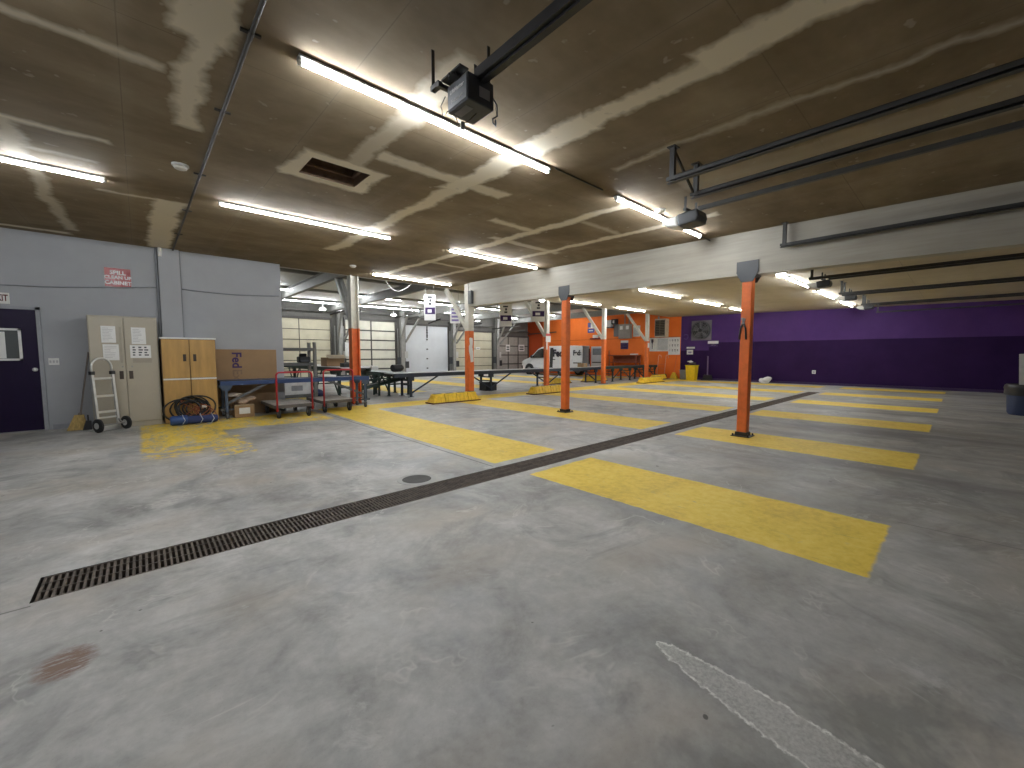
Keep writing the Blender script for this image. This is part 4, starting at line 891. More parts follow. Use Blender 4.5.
for x in (5.35, 5.8):
    for y in (12.9, 13.3): MB().bar((x, y, 0), (x, y, .75), .05, .05).build('leg', GREENP, ic)
M = MB(); M.bar((5.35, 12.9, .55), (5.8, 12.9, .55), .03, .04); M.bar((5.35, 12.9, .72), (5.85, 12.9, .72), .03, .04); M.build('crossbar', GREENP, ic)
o = thing('conveyor_motor', 'black drum motor sitting on the spur conveyor in front of the white dock door', 'motor', (6.5, 13.0, .77)); MB().cyl((6.32, 12.97, .90), (6.68, 13.06, .90), .115, n=18).build('drum', BLACKM, o, smooth=True); MB().bx(6.38, 6.62, 12.93, 13.10, .771, .82).build('mount', BLACKM, o); MB().cyl((6.68, 13.06, .90), (6.76, 13.08, .90), .065).build('shaft_cover', DARKM, o, smooth=True)
o = thing('white_carton', 'flat white carton lying on the near end of the spur conveyor', 'box', (6.3, 15.1, .77)); MB().bx(6.05, 6.6, 14.7, 15.3, .771, .93).build('carton', LABELW, o, bevel=.006); MB().bx(6.3, 6.34, 14.698, 15.302, .80, .932).build('tape', CLIP, o)
# crate under the conveyor
o = thing('black_tote', 'black open plastic tote under the conveyor right of the second dock column', 'bin', (9.75, 12.0, 0))
M = MB(); a, b, c_, d = 9.5, 10.0, 11.86, 12.28
for A in ((a, b, c_, c_ + .02), (a, b, d - .02, d), (a, a + .02, c_, d), (b - .02, b, c_, d)): M.bx(*A, 0.0, .30)
M.bx(a, b, c_, d, 0, .02); M.build('tub', BLACKM, o); M = MB()
for A in ((a - .02, b + .02, c_ - .02, c_ + .01), (a - .02, b + .02, d - .01, d + .02), (a - .02, a + .01, c_, d), (b - .01, b + .02, c_, d)): M.bx(*A, .28, .31)
M.build('rim', BLACKM, o)

# ------------------------------------------------------------------ red handled platform carts
DECKM = mat('cart_deck_wood', (0.36, 0.33, 0.29), 0.75, var=0.25, scale=3, stretch=(6, 1, 1))
def cart(x0, x1, y0, y1, lab, hz):
    c = thing('platform_cart', lab, 'cart', ((x0 + x1) / 2, (y0 + y1) / 2, 0), 'red handled platform carts')
    MB().bx(x0, x1, y0, y1, .25, .29).build('deck', DECKM, c, bevel=.006)
    M = MB(); M.bx(x0, x1, y0 - .012, y0, .225, .29); M.bx(x0, x1, y1, y1 + .012, .225, .29); M.bx(x0 - .012, x0, y0, y1, .225, .29); M.bx(x1, x1 + .012, y0, y1, .225, .29); M.build('deck_edge', mat('cart_edge', (.10, .09, .085), .5), c)
    xa, xb = x0 + .04, x1 - .04; R = .07; pts = [(xa, y0 - .03, .16), (xa, y0 - .03, hz - R)] + [(xa + R - R * cos(a * pi / 10), y0 - .03, hz - R + R * sin(a * pi / 10)) for a in range(1, 6)] + [(xb - R + R * sin(a * pi / 10), y0 - .03, hz - R + R * cos(a * pi / 10)) for a in range(0, 6)] + [(xb, y0 - .03, .16)]
    MB().tube(pts, .019, 8).build('handle', REDP, c, smooth='all')
    for x in (x0 + .09, x1 - .09):
        for y in (y0 + .10, y1 - .10):
            m1, m2 = MB(), MB(); m1.bx(x - .05, x + .05, y - .05, y + .05, .215, .25); m1.bx(x - .034, x - .026, y - .035, y + .035, .07, .22); m1.bx(x + .026, x + .034, y - .035, y + .035, .07, .22)
            W = m2.cyl((x - .022, y, .105), (x + .022, y, .105), .105, n=18).build('wheel', RUBBER, c, smooth=True); m1.build('fork', DARKM, W)
            MB().cyl((x - .026, y, .105), (x + .026, y, .105), .04, n=12).build('hub', mat('hub_white', (.5, .5, .48), .5), W, smooth=True)
    return c
cart(2.03, 2.80, 9.58, 10.85, 'left platform cart with red hoop handle beside the blue conveyor', .98)
cart(3.05, 3.80, 9.85, 11.0, 'right platform cart with red hoop handle in front of the blue conveyor end', 1.0)
o = MB().obox((3.42, 10.6, .83), (.34, .26, .05), (0, .04, .2)).build('white_envelope', PAPER, bevel=.01); tag(o, 'white envelope lying on the blue conveyor beside the right red handle', 'envelope')

# ------------------------------------------------------------------ things in the dock
rk = thing('steel_rack', 'grey steel rack in the dock just right of the grey wall end', 'rack', (3.3, 13.2, 0))
for x in (2.75, 3.85):
    for y in (12.95, 13.5): MB().bx(x - .04, x + .04, y - .04, y + .04, 0, 1.72 if x > 3 else 1.55).build('post', mat('rack_grey', (.21, .21, .20), .5), rk)
for z in (.10, 1.03, 1.46): MB().bx(2.71, 3.89, 12.93, 13.52, z, z + .09).build('shelf', mat('rack_shelf', (.12, .125, .12), .5), rk)
o = thing('label_printer', 'black printer on the middle shelf of the grey rack', 'printer', (3.55, 13.2, 1.12)); MB().bx(3.45, 3.75, 13.05, 13.35, 1.121, 1.30).build('case', BLACKM, o, bevel=.03); MB().bx(3.49, 3.71, 13.03, 13.05, 1.14, 1.20).build('paper_slot', DARKM, o); MB().obox((3.6, 13.25, 1.33), (.2, .02, .12), (.4, 0, 0)).build('screen', BLACKM, o)
o = thing('white_bin', 'white boxy carton on the floor below the grey rack', 'box', (3.35, 13.2, .19)); MB().bx(2.95, 3.72, 13.0, 13.4, .191, .62).build('carton', LABELW, o, bevel=.01); MB().bx(3.2, 3.5, 12.996, 13.0, .3, .45).build('label', mat('label_grey', (0, 0, 0)), o)
o = MB().blob((4.1, 13.75, .12), (.16, .55, .13), 5, .4, 3).build('blue_tarp', mat('dark_blue_cloth', (0, 0, 0))); tag(o, 'heap of dark blue cloth on the dock floor right of the grey rack', 'cloth')
o = thing('parcel_box', 'open topped brown parcel on the pale conveyor behind the grey rack post', 'box', (4.65, 13.9, .98)); MB().bx(4.4, 4.95, 13.6, 14.2, .981, 1.26).build('box', CARD, o, bevel=.005); MB().obox((4.67, 13.55, 1.29), (.55, .3, .012), (.35, 0, 0)).build('flap', mat('pale_card', (.5, .42, .3), .85), o)
o = thing('dark_parcel', 'black box on the pale conveyor nearest the first dock column', 'box', (4.7, 12.5, .98)); MB().bx(4.45, 4.8, 12.25, 12.6, .981, 1.10).build('box', BLACKM, o, bevel=.01); MB().bx(4.5, 4.75, 12.3, 12.55, 1.10, 1.106).build('lid', DARKM, o)
def dock_post(x, lab, board=False):
    p = thing('dock_post', lab, 'post', (x, 22.6, 0), 'steel posts between the dock doors')
    M = MB(); M.bx(x - .11, x + .11, 22.45, 22.48, 0, DECKZ - .1); M.bx(x - .11, x + .11, 22.67, 22.70, 0, DECKZ - .1); M.bx(x - .012, x + .012, 22.48, 22.67, 0, DECKZ - .1); M.build('post', mat('post_grey', (.27, .265, .25), .5), p)
    for s in (-.16, .16): MB().bar((x + s, 22.45, 2.1), (x + s * 2.6, 21.1, 3.55), .09, .09).build('brace', mat('post_grey', (0, 0, 0)), p)
    for s in (-.25, .2): MB().cyl((x + s, 22.62, .1), (x + s, 22.62, 2.9), .03, n=8).build('conduit', GALV, p, smooth=True)
    M = MB(); M.bx(x + .12, x + .36, 22.55, 22.68, 1.15, 1.55); M.build('control_box', mat('control_white', (.5, .5, .48), .5), p); MB().bx(x - .3, x - .12, 22.55, 22.68, .75, 1.2).build('switch_box', DARKM, p)
    MB().bx(x + .13, x + .4, 22.5, 22.66, .55, .95).build('motor_unit', BLACKM, p)
dock_post(8.02, 'dock post between the cream door and the door with dark ribs')
dock_post(11.65, 'dock post left of the white dock door')
dock_post(15.33, 'dock post right of the white dock door')
dock_post(19.10, 'dock post left of the old grey door')
o = thing('dock_board', 'plain white board on the dock wall left of the first dock column', 'board', (8.45, 22.4, 1.28)); MB().bx(8.18, 8.86, 22.30, 22.34, 1.27, 2.02).build('sheet', LABELW, o); MB().bx(8.16, 8.88, 22.31, 22.35, 2.02, 2.05).build('clip_rail', GALV, o)
def small_sign(x, z, w, h, lab, y=22.815, stripe=True):
    s = thing('door_sign', lab, 'sign', (x, y, z)); MB().bx(x - w / 2, x + w / 2, y, y + .006, z, z + h).build('board', LABELW, s)
    M = MB()
    for k in (.2, .55) if stripe else (.35,): M.bx(x - w * .35, x + w * .35, y - .001, y, z + h * k, z + h * (k + .2))
    M.build('print', INK, s)
small_sign(17.55, 1.72, .36, .16, 'small dark plate on the dock door right of the second dock column', stripe=False)
small_sign(20.35, 1.60, .40, .5, 'white sign with round mark on the old grey dock door')
small_sign(21.75, 1.62, .62, .5, 'white lettered sign on the right side of the old grey dock door')

# ------------------------------------------------------------------ van
VB = mat('van_white', (0.66, 0.67, 0.70), 0.3, var=0.03, spec=.6); VG = mat('van_glass', (0.012, 0.014, 0.016), 0.12, spec=.8); VBK = mat('van_black_trim', (0.02, 0.02, 0.02), 0.5)
VX, VY, VL, VW, VH = 19.75, 16.15, 4.65, 1.8, 1.93
van = thing('delivery_van', 'white delivery van with dark lettering and open rear doors behind the conveyor', 'van', (VX + VW / 2, VY + VL / 2, 0))
prof = [(VY, .32), (VY + 4.55, .32), (VY + 4.63, .5), (VY + 4.6, .82), (VY + 4.45, .98), (VY + 3.85, 1.14), (VY + 3.55, 1.30), (VY + 3.05, 1.72), (VY + 2.75, 1.85), (VY + 2.3, VH - .02), (VY + 1.2, VH), (VY + .1, VH - .03), (VY, VH - .1)]
M = MB()
cab = [p for p in prof if p[0] >= VY + 1.9]; cab = [(VY + 1.9, .32)] + cab + [(VY + 1.9, VH - .01)]
def taper(M, poly):   # cab hull, narrower towards the roof and the nose
    A, B = [], []
    for y, z in poly:
        ins = .10 * max(0, (z - 1.0) / .95) + .12 * max(0, (y - VY - 4.0) / .65)
        A.append(M.bm.verts.new((VX + ins, y, z))); B.append(M.bm.verts.new((VX + VW - ins, y, z)))
    n = len(poly)
    for k in range(n): M.bm.faces.new((A[k], A[(k + 1) % n], B[(k + 1) % n], B[k]))
    M.bm.faces.new(A[::-1]); M.bm.faces.new(B)
taper(M, cab)
for s in (0, 1):
    xo = VX if s == 0 else VX + VW; d = 1 if s == 0 else -1
    M._hexa([(xo, VY, .32), (xo + d * .05, VY, .32), (xo + d * .05, VY + 1.92, .32), (xo, VY + 1.92, .32), (xo + d * .10, VY, VH - .05), (xo + d * .15, VY, VH - .05), (xo + d * .15, VY + 1.92, VH - .02), (xo + d * .10, VY + 1.92, VH - .02)])
M.bx(VX + .09, VX + VW - .09, VY, VY + 1.92, VH - .07, VH - .01); M.bx(VX, VX + VW, VY, VY + 1.92, .32, .50)
M.build('body', VB, van, bevel=.03)
def sidequad(nm, pts, m, out=.012, s=0):
    M = MB()
    def sx(z, o): ins = .10 * max(0, (z - 1.0) / .95); return VX + ins - o if s == 0 else VX + VW - ins + o
    A = [M.bm.verts.new((sx(z, out), y, z)) for y, z in pts]; B = [M.bm.verts.new((sx(z, -.02), y, z)) for y, z in pts]; n = len(pts)
    for k in range(n): M.bm.faces.new((A[k], A[(k + 1) % n], B[(k + 1) % n], B[k]))
    M.bm.faces.new(A[::-1]); M.bm.faces.new(B)
    return M.build(nm, m, van)
for s in (0, 1): sidequad('front_window', [(VY + 2.05, 1.16), (VY + 3.65, 1.14), (VY + 3.02, 1.66), (VY + 2.75, 1.76), (VY + 2.05, 1.80)], VG, .010, s)
sidequad('door_gap', [(VY + 1.62, .50), (VY + 1.92, .50), (VY + 1.92, 1.80), (VY + 1.62, 1.80)], VBK, .014)
sidequad('sliding_door', [(VY + .38, .55), (VY + 1.62, .55), (VY + 1.62, 1.84), (VY + .38, 1.84)], VB, .035)
sidequad('sill_trim', [(VY + .9, .34), (VY + 3.6, .34), (VY + 3.6, .47), (VY + .9, .47)], VBK, .02)
sidequad('door_handle', [(VY + 2.12, 1.02), (VY + 2.30, 1.02), (VY + 2.30, 1.07), (VY + 2.12, 1.07)], VBK, .03)
sidequad('door_handle', [(VY + 1.42, 1.02), (VY + 1.58, 1.02), (VY + 1.58, 1.07), (VY + 1.42, 1.07)], VBK, .05)
M = MB(); a, b = VX + .14, VX + VW - .14; M._hexa([(a, VY + 3.58, 1.30), (b, VY + 3.58, 1.30), (b, VY + 3.56, 1.28), (a, VY + 3.56, 1.28), (a + .06, VY + 3.04, 1.76), (b - .06, VY + 3.04, 1.76), (b - .06, VY + 3.0, 1.74), (a + .06, VY + 3.0, 1.74)]); M.build('windshield', VG, van)
M = MB(); M.bx(VX + .10, VX + VW - .10, VY + 4.5, VY + 4.68, .34, .62); M.build('front_bumper', VBK, van, bevel=.03)
M = MB(); M.bx(VX - .11, VX - .02, VY + 3.45, VY + 3.6, 1.12, 1.32); M.build('side_mirror', VBK, van, bevel=.03)
for x in (VX + .08, VX + VW - .36): MB().bx(x, x + .28, VY + 4.5, VY + 4.63, .74, .90).build('headlight', mat('lamp_clear', (.6, .6, .6), .2), van, bevel=.02)
for x, d in ((VX + .10, -1), (VX + VW - .10, 1)):
    for y in (VY + .85, VY + 3.80):
        R = Euler((0, pi / 2, 0)).to_matrix()
        w = MB().lathe((x - .11, y, .33), [(.2, 0), (.30, 0), (.33, .03), (.33, .19), (.30, .22), (.2, .22)], 24, R).build('wheel', RUBBER, van, smooth=True)
        MB().lathe((x - .115, y, .33), [(0, 0), (.20, .0), (.20, .23), (0, .23)], 20, R).build('hub', GALV, w, smooth=True)
        M = MB(); M.cyl((VX - .006 if d < 0 else VX + VW + .006, y, .36), (VX + .06 if d < 0 else VX + VW - .06, y, .36), .40, n=24); M.build('wheel_arch', VBK, van)
text('Fed', .62, mat('van_letter', (.014, .011, .025), .5), (VX - .03, VY + 1.60, 1.43), (radians(90), 0, radians(-90)), van, .03, align='LEFT', sx=.95)
text('Ex', .52, mat('van_letter_orange', (.6, .14, .02), .5), (VX - .03, VY + .66, 1.43), (radians(90), 0, radians(-90)), van, .012, align='LEFT', sx=.45)
# cargo space, rear doors swung open
MB().bx(VX + .17, VX + VW - .17, VY + 1.0, VY + 1.05, .52, VH - .10).build('bulkhead', mat('cargo_dark', (.02, .02, .022), .7), van)
for s in (VX + .06, VX + VW - .14): MB().bx(s, s + .08, VY - .015, VY + .03, .75, 1.75).build('rear_pillar', VBK, van)
if 1: MB().bx(VX + .02, VX + VW - .02, VY - .08, VY + .02, .34, .52).build('rear_bumper', VBK, van, bevel=.02)
for s in (VX + .02, VX + VW - .12): MB().bx(s, s + .10, VY - .03, VY + .02, .95, 1.5).build('tail_lamp', mat('lamp_red', (.3, .02, .02), .3), van)
dl = MB().obox((VX - .02, VY - .40, 1.20), (.045, .80, 1.38), (0, 0, radians(-4))).build('rear_door', VB, van, bevel=.03)
text('Fed', .42, mat('van_letter', (0, 0, 0)), (VX - .06, VY - .08, 1.45), (radians(90), 0, radians(-90)), dl, .022, align='LEFT', sx=.85)
text('Ex', .40, mat('van_letter', (0, 0, 0)), (VX - .10, VY - .60, 1.45), (radians(90), 0, radians(-94)), dl, .012, align='LEFT', sx=.36)
MB().bx(VX - .09, VX - .04, VY - .74, VY - .12, .82, .88).build('trim_strip', VBK, dl)
dr = MB().obox((VX + VW + .20, VY - .40, 1.20), (.045, .82, 1.36), (0, 0, radians(22))).build('rear_door', VB, van, bevel=.03)
M = MB(); M.obox((VX + VW + .17, VY - .41, 1.55), (.05, .60, .42), (0, 0, radians(22))); M.build('door_window', mat('van_grey_glass', (.25, .27, .29), .2), dr, bevel=.04)
MB().obox((VX + VW + .17, VY - .41, .86), (.05, .62, .06), (0, 0, radians(22))).build('trim_strip', VBK, dr)
o = thing('brown_parcel', 'small brown parcel on the conveyor between van and fourth dock column', 'box', (15.6, 12.1, .77)); MB().bx(15.35, 15.72, 11.95, 12.25, .771, .95).build('box', CARD, o, bevel=.005); MB().bx(15.5, 15.56, 11.948, 12.252, .78, .953).build('tape', CLIP, o)

# ------------------------------------------------------------------ far wall: orange and purple
FX = 22.5
def wallbox(nm, y0, y1, z0, z1, d, m, parent=None, off=0.002, bevel=0): return MB().bx(FX - off - d, FX - off, y0, y1, z0, z1).build(nm, m, parent, bevel=bevel)
f = thing('exhaust_fan', 'round grey exhaust fan in a square frame on the purple wall', 'fan', (FX - .1, 9.52, 2.14))
cy, cz, R0 = 9.52, 2.66, .46
M = MB(); y0, y1, z0, z1 = 8.99, 10.05, 2.13, 3.19
FG = mat('fan_frame', (.17, .16, .18), .5)
M.bx(FX - .03, FX, y0, y1, z0, z1); M.build('frame_plate', FG, f)
RX = Euler((0, -pi / 2, 0)).to_matrix()
MB().lathe((FX - .03, cy, cz), [(R0, 0), (R0 + .03, 0), (R0 + .03, .12), (R0, .12), (R0, 0)], 40, RX).build('shroud', DARKM, f, smooth=True)
MB().cyl((FX - .036, cy, cz), (FX - .030, cy, cz), R0, n=40).build('backing', mat('fan_dark', (.03, .03, .032), .7), f)
for k in range(5):
    a = k * 2 * pi / 5 + .3; M = MB(); u = Vector((0, cos(a), sin(a))); v = Vector((0, -sin(a), cos(a))); c0 = Vector((FX - .08, cy, cz))
    M._hexa([c0 + u * .07 - v * .05 + Vector((.02, 0, 0)), c0 + u * .42 - v * .13 + Vector((.02, 0, 0)), c0 + u * .42 + v * .10 - Vector((.03, 0, 0)), c0 + u * .07 + v * .05 - Vector((.02, 0, 0)), c0 + u * .07 - v * .05 + Vector((.026, 0, 0)), c0 + u * .42 - v * .13 + Vector((.026, 0, 0)), c0 + u * .42 + v * .10 - Vector((.024, 0, 0)), c0 + u * .07 + v * .05 - Vector((.014, 0, 0))]); M.build('blade', mat('fan_blade', (.10, .095, .105), .5), f)
MB().cyl((FX - .17, cy, cz), (FX - .04, cy, cz), .085, n=18).build('motor_hub', BLACKM, f, smooth=True)
M = MB()
for rr in (.15, .25, .35, .45): M.tube([(FX - .155, cy + rr * cos(a * pi / 18), cz + rr * sin(a * pi / 18)) for a in range(36)], .006, 5, True)
for k in range(8): a = k * pi / 4; M.bar((FX - .155, cy, cz), (FX - .155, cy + .46 * cos(a), cz + .46 * sin(a)), .010, .010, (1, 0, 0))
M.build('guard', GALV, f)
h = thing('unit_heater', 'beige box heater with dark louvers high on the orange wall', 'heater', (FX - .2, 11.75, 2.38))
HB = mat('heater_beige', (.50, .45, .36), .5)
MB().bx(FX - .42, FX, 11.36, 12.02, 2.36, 3.40).build('case', HB, h, bevel=.02); MB().bx(FX - .43, FX - .42, 11.40, 11.98, 2.44, 3.32).build('grille_back', mat('grille_dark', (.05, .04, .03), .7), h)
M = MB()
for k in range(9): M.obox((FX - .445, 11.69, 2.50 + k * .095), (.05, .58, .012), (0, radians(30), 0))
M.bx(FX - .46, FX - .43, 11.68, 11.70, 2.44, 3.32); M.build('louvers', mat('louver_brown', (.16, .13, .09), .5), h)
MB().cyl((FX - .2, 11.9, 3.40), (FX - .2, 11.9, CEIL(11.3) + .06), .05).build('vent_pipe', GALV, h, smooth=True)
p = thing('notice_board', 'wide white planning board with rows of small print beside the purple corner', 'board', (FX - .02, 11.6, 1.35))
wallbox('board', 11.36, 12.53, 1.55, 2.34, .02, LABELW, p); wallbox('side_board', 10.68, 11.36, 1.35, 2.34, .02, PAPER, p)
M = MB(); r = random.Random(3)
for k in range(12):
    M.bx(FX - .024, FX - .02, 11.40, 12.02, 1.64 + k * .054, 1.668 + k * .054)
M.build('print_grid', mat('grid_grey', (.33, .36, .40), .7), p)
M = MB()
for k in range(3):
    for q in range(4): y = 11.28 - q * .155; z = 2.22 - k * .28; M.bx(FX - .022, FX - .02, y - .045, y + .03, z - .07, z); M.bx(FX - .022, FX - .02, y - .03, y - .005, z - .14, z - .07)
M.build('dark_marks', INK, p)
M = MB(); M.bx(FX - .022, FX - .02, 12.28, 12.44, 2.06, 2.26); M.bx(FX - .022, FX - .02, 12.33, 12.38, 1.7, 2.06); M.build('blue_mark', PURPLEINK, p)
e = thing('electrical_panel', 'grey electrical boxes with white labels high on the orange wall', 'electrical panel', (FX - .1, 14.3, 2.38))
EG = mat('panel_grey', (.27, .25, .22), .5)
wallbox('cabinet', 13.72, 14.60, 2.36, 3.25, .16, EG, e, bevel=.01); wallbox('side_cabinet', 14.62, 14.98, 2.50, 3.25, .12, mat('panel_dark', (.12, .11, .10), .5), e, bevel=.01)
for y in (13.95, 14.37): wallbox('cabinet_door', y - .2, y + .2, 2.42, 3.2, .012, EG, e, .16); wallbox('label', y - .08, y + .12, 2.92, 3.14, .003, LABELW, e, .172)
for cy_ in (14.2, 13.9): MB().cyl((FX - .08, cy_, 3.25), (FX - .08, cy_, 3.9), .035, n=8).build('conduit', GALV, e, smooth=True)
p = thing('wall_notice', 'white sheet of print beside the grey electrical boxes on the orange wall', 'notice', (FX - .01, 13.43, 2.48)); wallbox('sheet', 13.18, 13.66, 2.46, 3.12, .01, PAPER, p)
M = MB()
for k in range(6): M.bx(FX - .012, FX - .01, 13.24, 13.58, 2.56 + k * .09, 2.59 + k * .09)
M.build('print', FAINT, p)
p = thing('camera_unit', 'white and black box unit on a bracket above the grey electrical boxes', 'device', (FX - .2, 15.1, 3.1)); wallbox('white_case', 15.1, 15.65, 3.12, 3.56, .3, WHITE, p, bevel=.02); wallbox('black_front', 14.72, 15.08, 3.28, 3.60, .26, BLACKM, p, bevel=.02); wallbox('white_front', 14.85, 14.98, 3.34, 3.52, .006, WHITE, p, .26); wallbox('bracket', 15.02, 15.65, 3.06, 3.12, .3, DARKM, p); wallbox('front_bracket', 14.7, 15.02, 3.255, 3.28, .26, DARKM, p)
p = thing('wall_sign', 'small purple placard with white top below the electrical boxes', 'sign', (FX - .01, 14.25, 1.72)); wallbox('board', 13.98, 14.52, 1.70, 2.10, .01, PURPLEINK, p); wallbox('white_top', 13.98, 14.52, 2.10, 2.24, .012, PAPER, p); wallbox('print', 14.1, 14.4, 1.86, 1.93, .002, mat('lilac_ink', (.22, .18, .42)), p, .01)
p = thing('wall_sign', 'blue and white sign on the orange wall left of the fourth dock column brace', 'sign', (FX - .01, 16.8, 2.8)); wallbox('upper_board', 16.6, 17.1, 3.18, 3.50, .01, mat('blue_sign', (.05, .06, .28), .5), p); wallbox('lower_board', 16.55, 17.1, 2.82, 3.10, .01, mat('blue_sign', (0, 0, 0)), p); wallbox('white_shape', 16.7, 16.85, 3.14, 3.40, .003, PAPER, p, .01)
wallbox('white_print', 16.62, 17.0, 3.12, 3.17, .008, PAPER, p); wallbox('white_print', 16.68, 17.0, 2.93, 2.99, .003, PAPER, p, .01)
p = thing('alarm_lamp', 'white alarm lamp over a dark red bar on the orange wall above the van', 'lamp', (FX - .05, 16.4, 2.4)); wallbox('lamp_head', 16.2, 16.62, 2.47, 2.66, .12, mat('lamp_head', (.8, .75, .65), .4), p, bevel=.03); wallbox('red_bar', 15.95, 16.85, 2.38, 2.46, .10, mat('bar_red', (.16, .015, .02), .5), p)
s = thing('wall_bench', 'reddish brown shelf bench against the orange wall behind the conveyor', 'bench', (FX - .35, 14.05, 0))
RB = mat('red_brown_wood', (.30, .075, .03), .55, var=.2)
wallbox('top', 13.05, 15.05, 1.28, 1.34, .55, RB, s, .05); wallbox('lower_shelf', 13.1, 15.0, .86, .90, .5, RB, s, .05); wallbox('back', 13.1, 15.0, .9, 1.28, .03, RB, s, .05)
for y in (13.1, 14.98):
    for o_ in (.08, .52): MB().bx(FX - o_ - .05, FX - o_, y - .03, y + .03, 0, 1.28).build('leg', RB, s)
MB().bx(FX - .58, FX - .53, 14.96, 15.02, 1.34, 1.62).build('upright', RB, s)
o = MB().obox((FX - .35, 13.35, 1.38), (.3, .42, .075), (0, 0, .3)).build('white_package', PAPER, bevel=.015); tag(o, 'white package lying on the reddish bench by the orange wall', 'package')
t = thing('hand_truck', 'orange hand truck standing against the orange wall below the planning board', 'hand truck', (22.2, 11.65, 0))
M = MB()
for y in (11.40, 11.85): M.tube([(22.15, y, .1), (22.28, y, 1.05), (22.30, y + .0, 1.2)] + [(22.30, y - .08 + .08 * cos(a * pi / 8), 1.25 + .08 * sin(a * pi / 8)) for a in range(9)] + [(22.30, y - .16, 1.15)], .022, 8)
M.build('frame', mat('truck_coral', (.72, .30, .16), .45), t, smooth='all')
for z in (.3, .55, .8): MB().bar((22.17 + .12 * z, 11.40, z), (22.17 + .12 * z, 11.85, z), .03, .03).build('crossbar', ORANGE, t)
for y in (11.36, 11.90): MB().cyl((22.2, y - .03, .13), (22.2, y + .03, .13), .13, n=18).build('wheel', RUBBER, t, smooth=True)
MB().bx(21.92, 22.14, 11.40, 11.85, .004, .02).build('toe_plate', ORANGE, t)
b = thing('push_broom', 'broom with yellow wedge head standing left of the grey bin', 'broom', (22.25, 10.88, 0)); MB().cyl((22.2, 10.86, .3), (22.42, 10.80, 1.35), .016).build('handle', ORANGE, b, smooth=True); MB()._hexa([(22.1, 10.62, .004), (22.3, 10.62, .004), (22.3, 11.06, .004), (22.1, 11.06, .004), (22.17, 10.78, .36), (22.24, 10.78, .36), (22.24, 10.92, .36), (22.17, 10.92, .36)]).build('head', YELLOWP, b)
def bin_(nm, lab, x, y, w, d, h, m, lidm=None):
    b = thing(nm, lab, 'bin', (x, y, 0)); M = MB(); t = .02; k = .82
    for (sx, sy) in ((1, 0), (-1, 0), (0, 1), (0, -1)):
        if sx: a = [(x + sx * d / 2, y - w / 2), (x + sx * d / 2, y + w / 2)]
        else: a = [(x - d / 2, y + sy * w / 2), (x + d / 2, y + sy * w / 2)]
        def q(p, s, z): return (x + (p[0] - x) * s, y + (p[1] - y) * s, z)
        M._hexa([q(a[0], k, .0), q(a[1], k, .0), q(a[1], k - .05, .0), q(a[0], k - .05, .0), q(a[0], 1, h), q(a[1], 1, h), q(a[1], .94, h), q(a[0], .94, h)])
    M.bx(x - d / 2 * k, x + d / 2 * k, y - w / 2 * k, y + w / 2 * k, 0, .02); M.build('tub', m, b)
    M = MB()
    for A in ((x - d / 2 - .02, x - d / 2 + .02, y - w / 2 - .02, y + w / 2 + .02), (x + d / 2 - .02, x + d / 2 + .02, y - w / 2 - .02, y + w / 2 + .02), (x - d / 2, x + d / 2, y - w / 2 - .02, y - w / 2 + .02), (x - d / 2, x + d / 2, y + w / 2 - .02, y + w / 2 + .02)): M.bx(*A, h - .04, h)
    M.build('rim', m, b, bevel=.006); return b
bin_('yellow_bin', 'bright yellow bin full of scraps against the purple wall', 21.75, 9.64, .50, .45, .80, mat('bin_yellow', (.72, .50, .01), .45))
o = MB().blob((21.75, 9.64, .86), (.16, .19, .09), 4, .6, 3).build('scrap_heap', mat('dark_scrap', (.07, .06, .06), .8, var=.5)); tag(o, 'dark scraps heaped in the bright yellow bin', 'scraps')
o = MB().blob((21.7, 9.72, .98), (.10, .14, .05), 6, .6, 2).build('crumpled_paper', PAPER); tag(o, 'crumpled white paper on top of the yellow bin scraps', 'paper')
bin_('grey_bin', 'small grey bin at the orange and purple corner', 22.1, 10.22, .36, .34, .52, mat('bin_grey', (.22, .23, .25), .5))
t = thing('lobby_dustpan', 'long handled dustpan standing right of the yellow bin', 'dustpan', (22.2, 8.98, 0)); MB().bx(22.28, 22.31, 9.02, 9.08, .18, 1.28).build('handle', mat('lilac_handle', (.14, .10, .20), .5), t); MB().prism([(8.78, 0), (9.28, 0), (9.22, .28), (8.84, .28)], 22.22, 22.34, 'x').build('pan', BLACKM, t); MB().bx(22.0, 22.22, 8.8, 9.26, .003, .02).build('lip', BLACKM, t)
p = thing('wall_strip', 'narrow white strip sign on the purple wall under the fan', 'sign', (FX - .01, 10.08, 1.69)); wallbox('strip', 9.85, 10.30, 1.69, 1.78, .012, PAPER, p); wallbox('print', 9.95, 10.2, 1.72, 1.74, .002, FAINT, p, .012)
p = thing('wall_sign', 'small white sign with purple print above the yellow bin', 'sign', (FX - .01, 10.1, 1.39)); wallbox('board', 9.94, 10.28, 1.37, 1.62, .012, PAPER, p); wallbox('print', 10.02, 10.20, 1.44, 1.53, .002, mat('lilac_ink', (0, 0, 0)), p, .012)
p = thing('wall_sign', 'white and purple sign on the purple wall right of the fan', 'sign', (FX - .01, 8.9, 1.76)); wallbox('white_board', 8.62, 9.16, 1.94, 2.08, .012, PAPER, p); wallbox('purple_board', 8.66, 9.12, 1.76, 1.94, .012, PURPLEINK, p); wallbox('print', 8.72, 9.0, 1.84, 1.87, .002, PAPER, p, .012)
M = MB(); M.tube([(FX - .006, 10.36 + .13 * cos(a), 2.34 + .13 * sin(a)) for a in [radians(40 + 28 * k) for k in range(11)]], .022, 6); M.tube([(FX - .006, 10.25, 2.31), (FX - .006, 10.30, 2.31)], .02, 6)
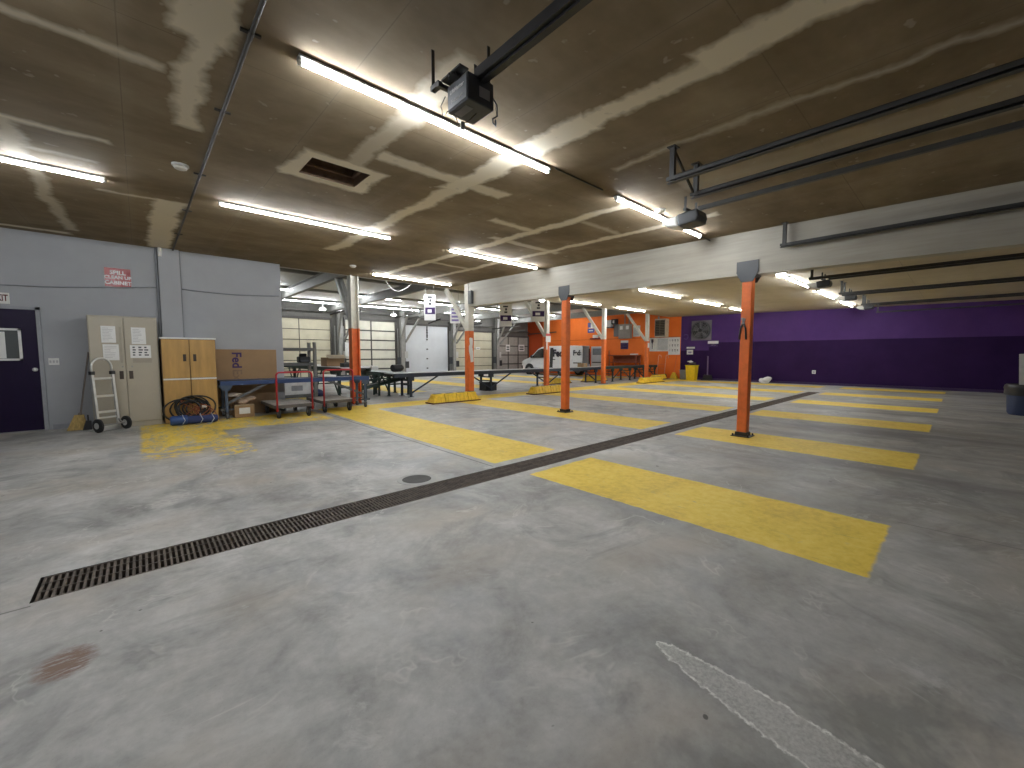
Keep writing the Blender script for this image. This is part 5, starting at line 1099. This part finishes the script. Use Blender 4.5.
o = M.build('wall_emblem', mat('emblem_lilac', (.11, .05, .24), .5)); tag(o, 'purple ring shaped emblem on the wall left of the fan', 'emblem')
p = thing('wall_outlet', 'small white outlet low on the purple wall', 'outlet', (FX - .02, 4.45, .5)); wallbox('plate', 4.38, 4.52, .49, .65, .02, WHITE, p, bevel=.004); wallbox('socket', 4.42, 4.48, .54, .60, .004, FAINT, p, .02)
o = MB().blob((22.1, 6.30, .13), (.15, .22, .17), 11, .8, 3).build('crumpled_bag', PAPER); tag(o, 'crumpled white bag on the floor at the foot of the purple wall', 'bag')

# ------------------------------------------------------------------ barrel at the right edge
b = thing('trash_can', 'dark blue round trash can with black liner at the right edge', 'trash can', (14.62, -1.06, 0))
MB().lathe((14.62, -1.06, 0), [(0, 0), (.27, 0), (.30, .05), (.335, .6), (.34, .64), (.32, .64), (.31, .58), (.28, .06), (0, .05)], 28).build('barrel', mat('barrel_blue', (.022, .035, .085), .5), b, smooth=True)
M = MB(); n = 36; R1, R2 = [], []
M.lathe((14.62, -1.06, 0), [(.345, .44), (.365, .47), (.36, .56), (.375, .60), (.36, .67), (.33, .69), (.31, .64), (.30, .40)], 30); M.build('liner', mat('liner_black', (.022, .022, .024), .35), b, smooth=True)
o = MB().obox((14.60, -.955, .72), (.03, .10, 1.30), (radians(-3), 0, 0)).build('white_plank', WHITE); tag(o, 'white plank standing in the dark blue trash can', 'plank')

# ------------------------------------------------------------------ world, colour management
w = bpy.data.worlds.new('world'); scene.world = w; w.use_nodes = True
w.node_tree.nodes['Background'].inputs[0].default_value = (0.05, 0.05, 0.055, 1); w.node_tree.nodes['Background'].inputs[1].default_value = 0.2
scene.view_settings.view_transform = 'Standard'; scene.view_settings.look = 'None'; scene.view_settings.gamma = 1.0
scene.view_settings.use_curve_mapping = False
scene.view_settings.exposure = 1.2
c = scene.cycles
c.use_denoising = True; c.max_bounces = 8; c.diffuse_bounces = 5; c.glossy_bounces = 3; c.sample_clamp_indirect = 6.0; c.use_light_tree = True
for o in list(bpy.data.objects):
    if '_at' in o.keys(): del o['_at']
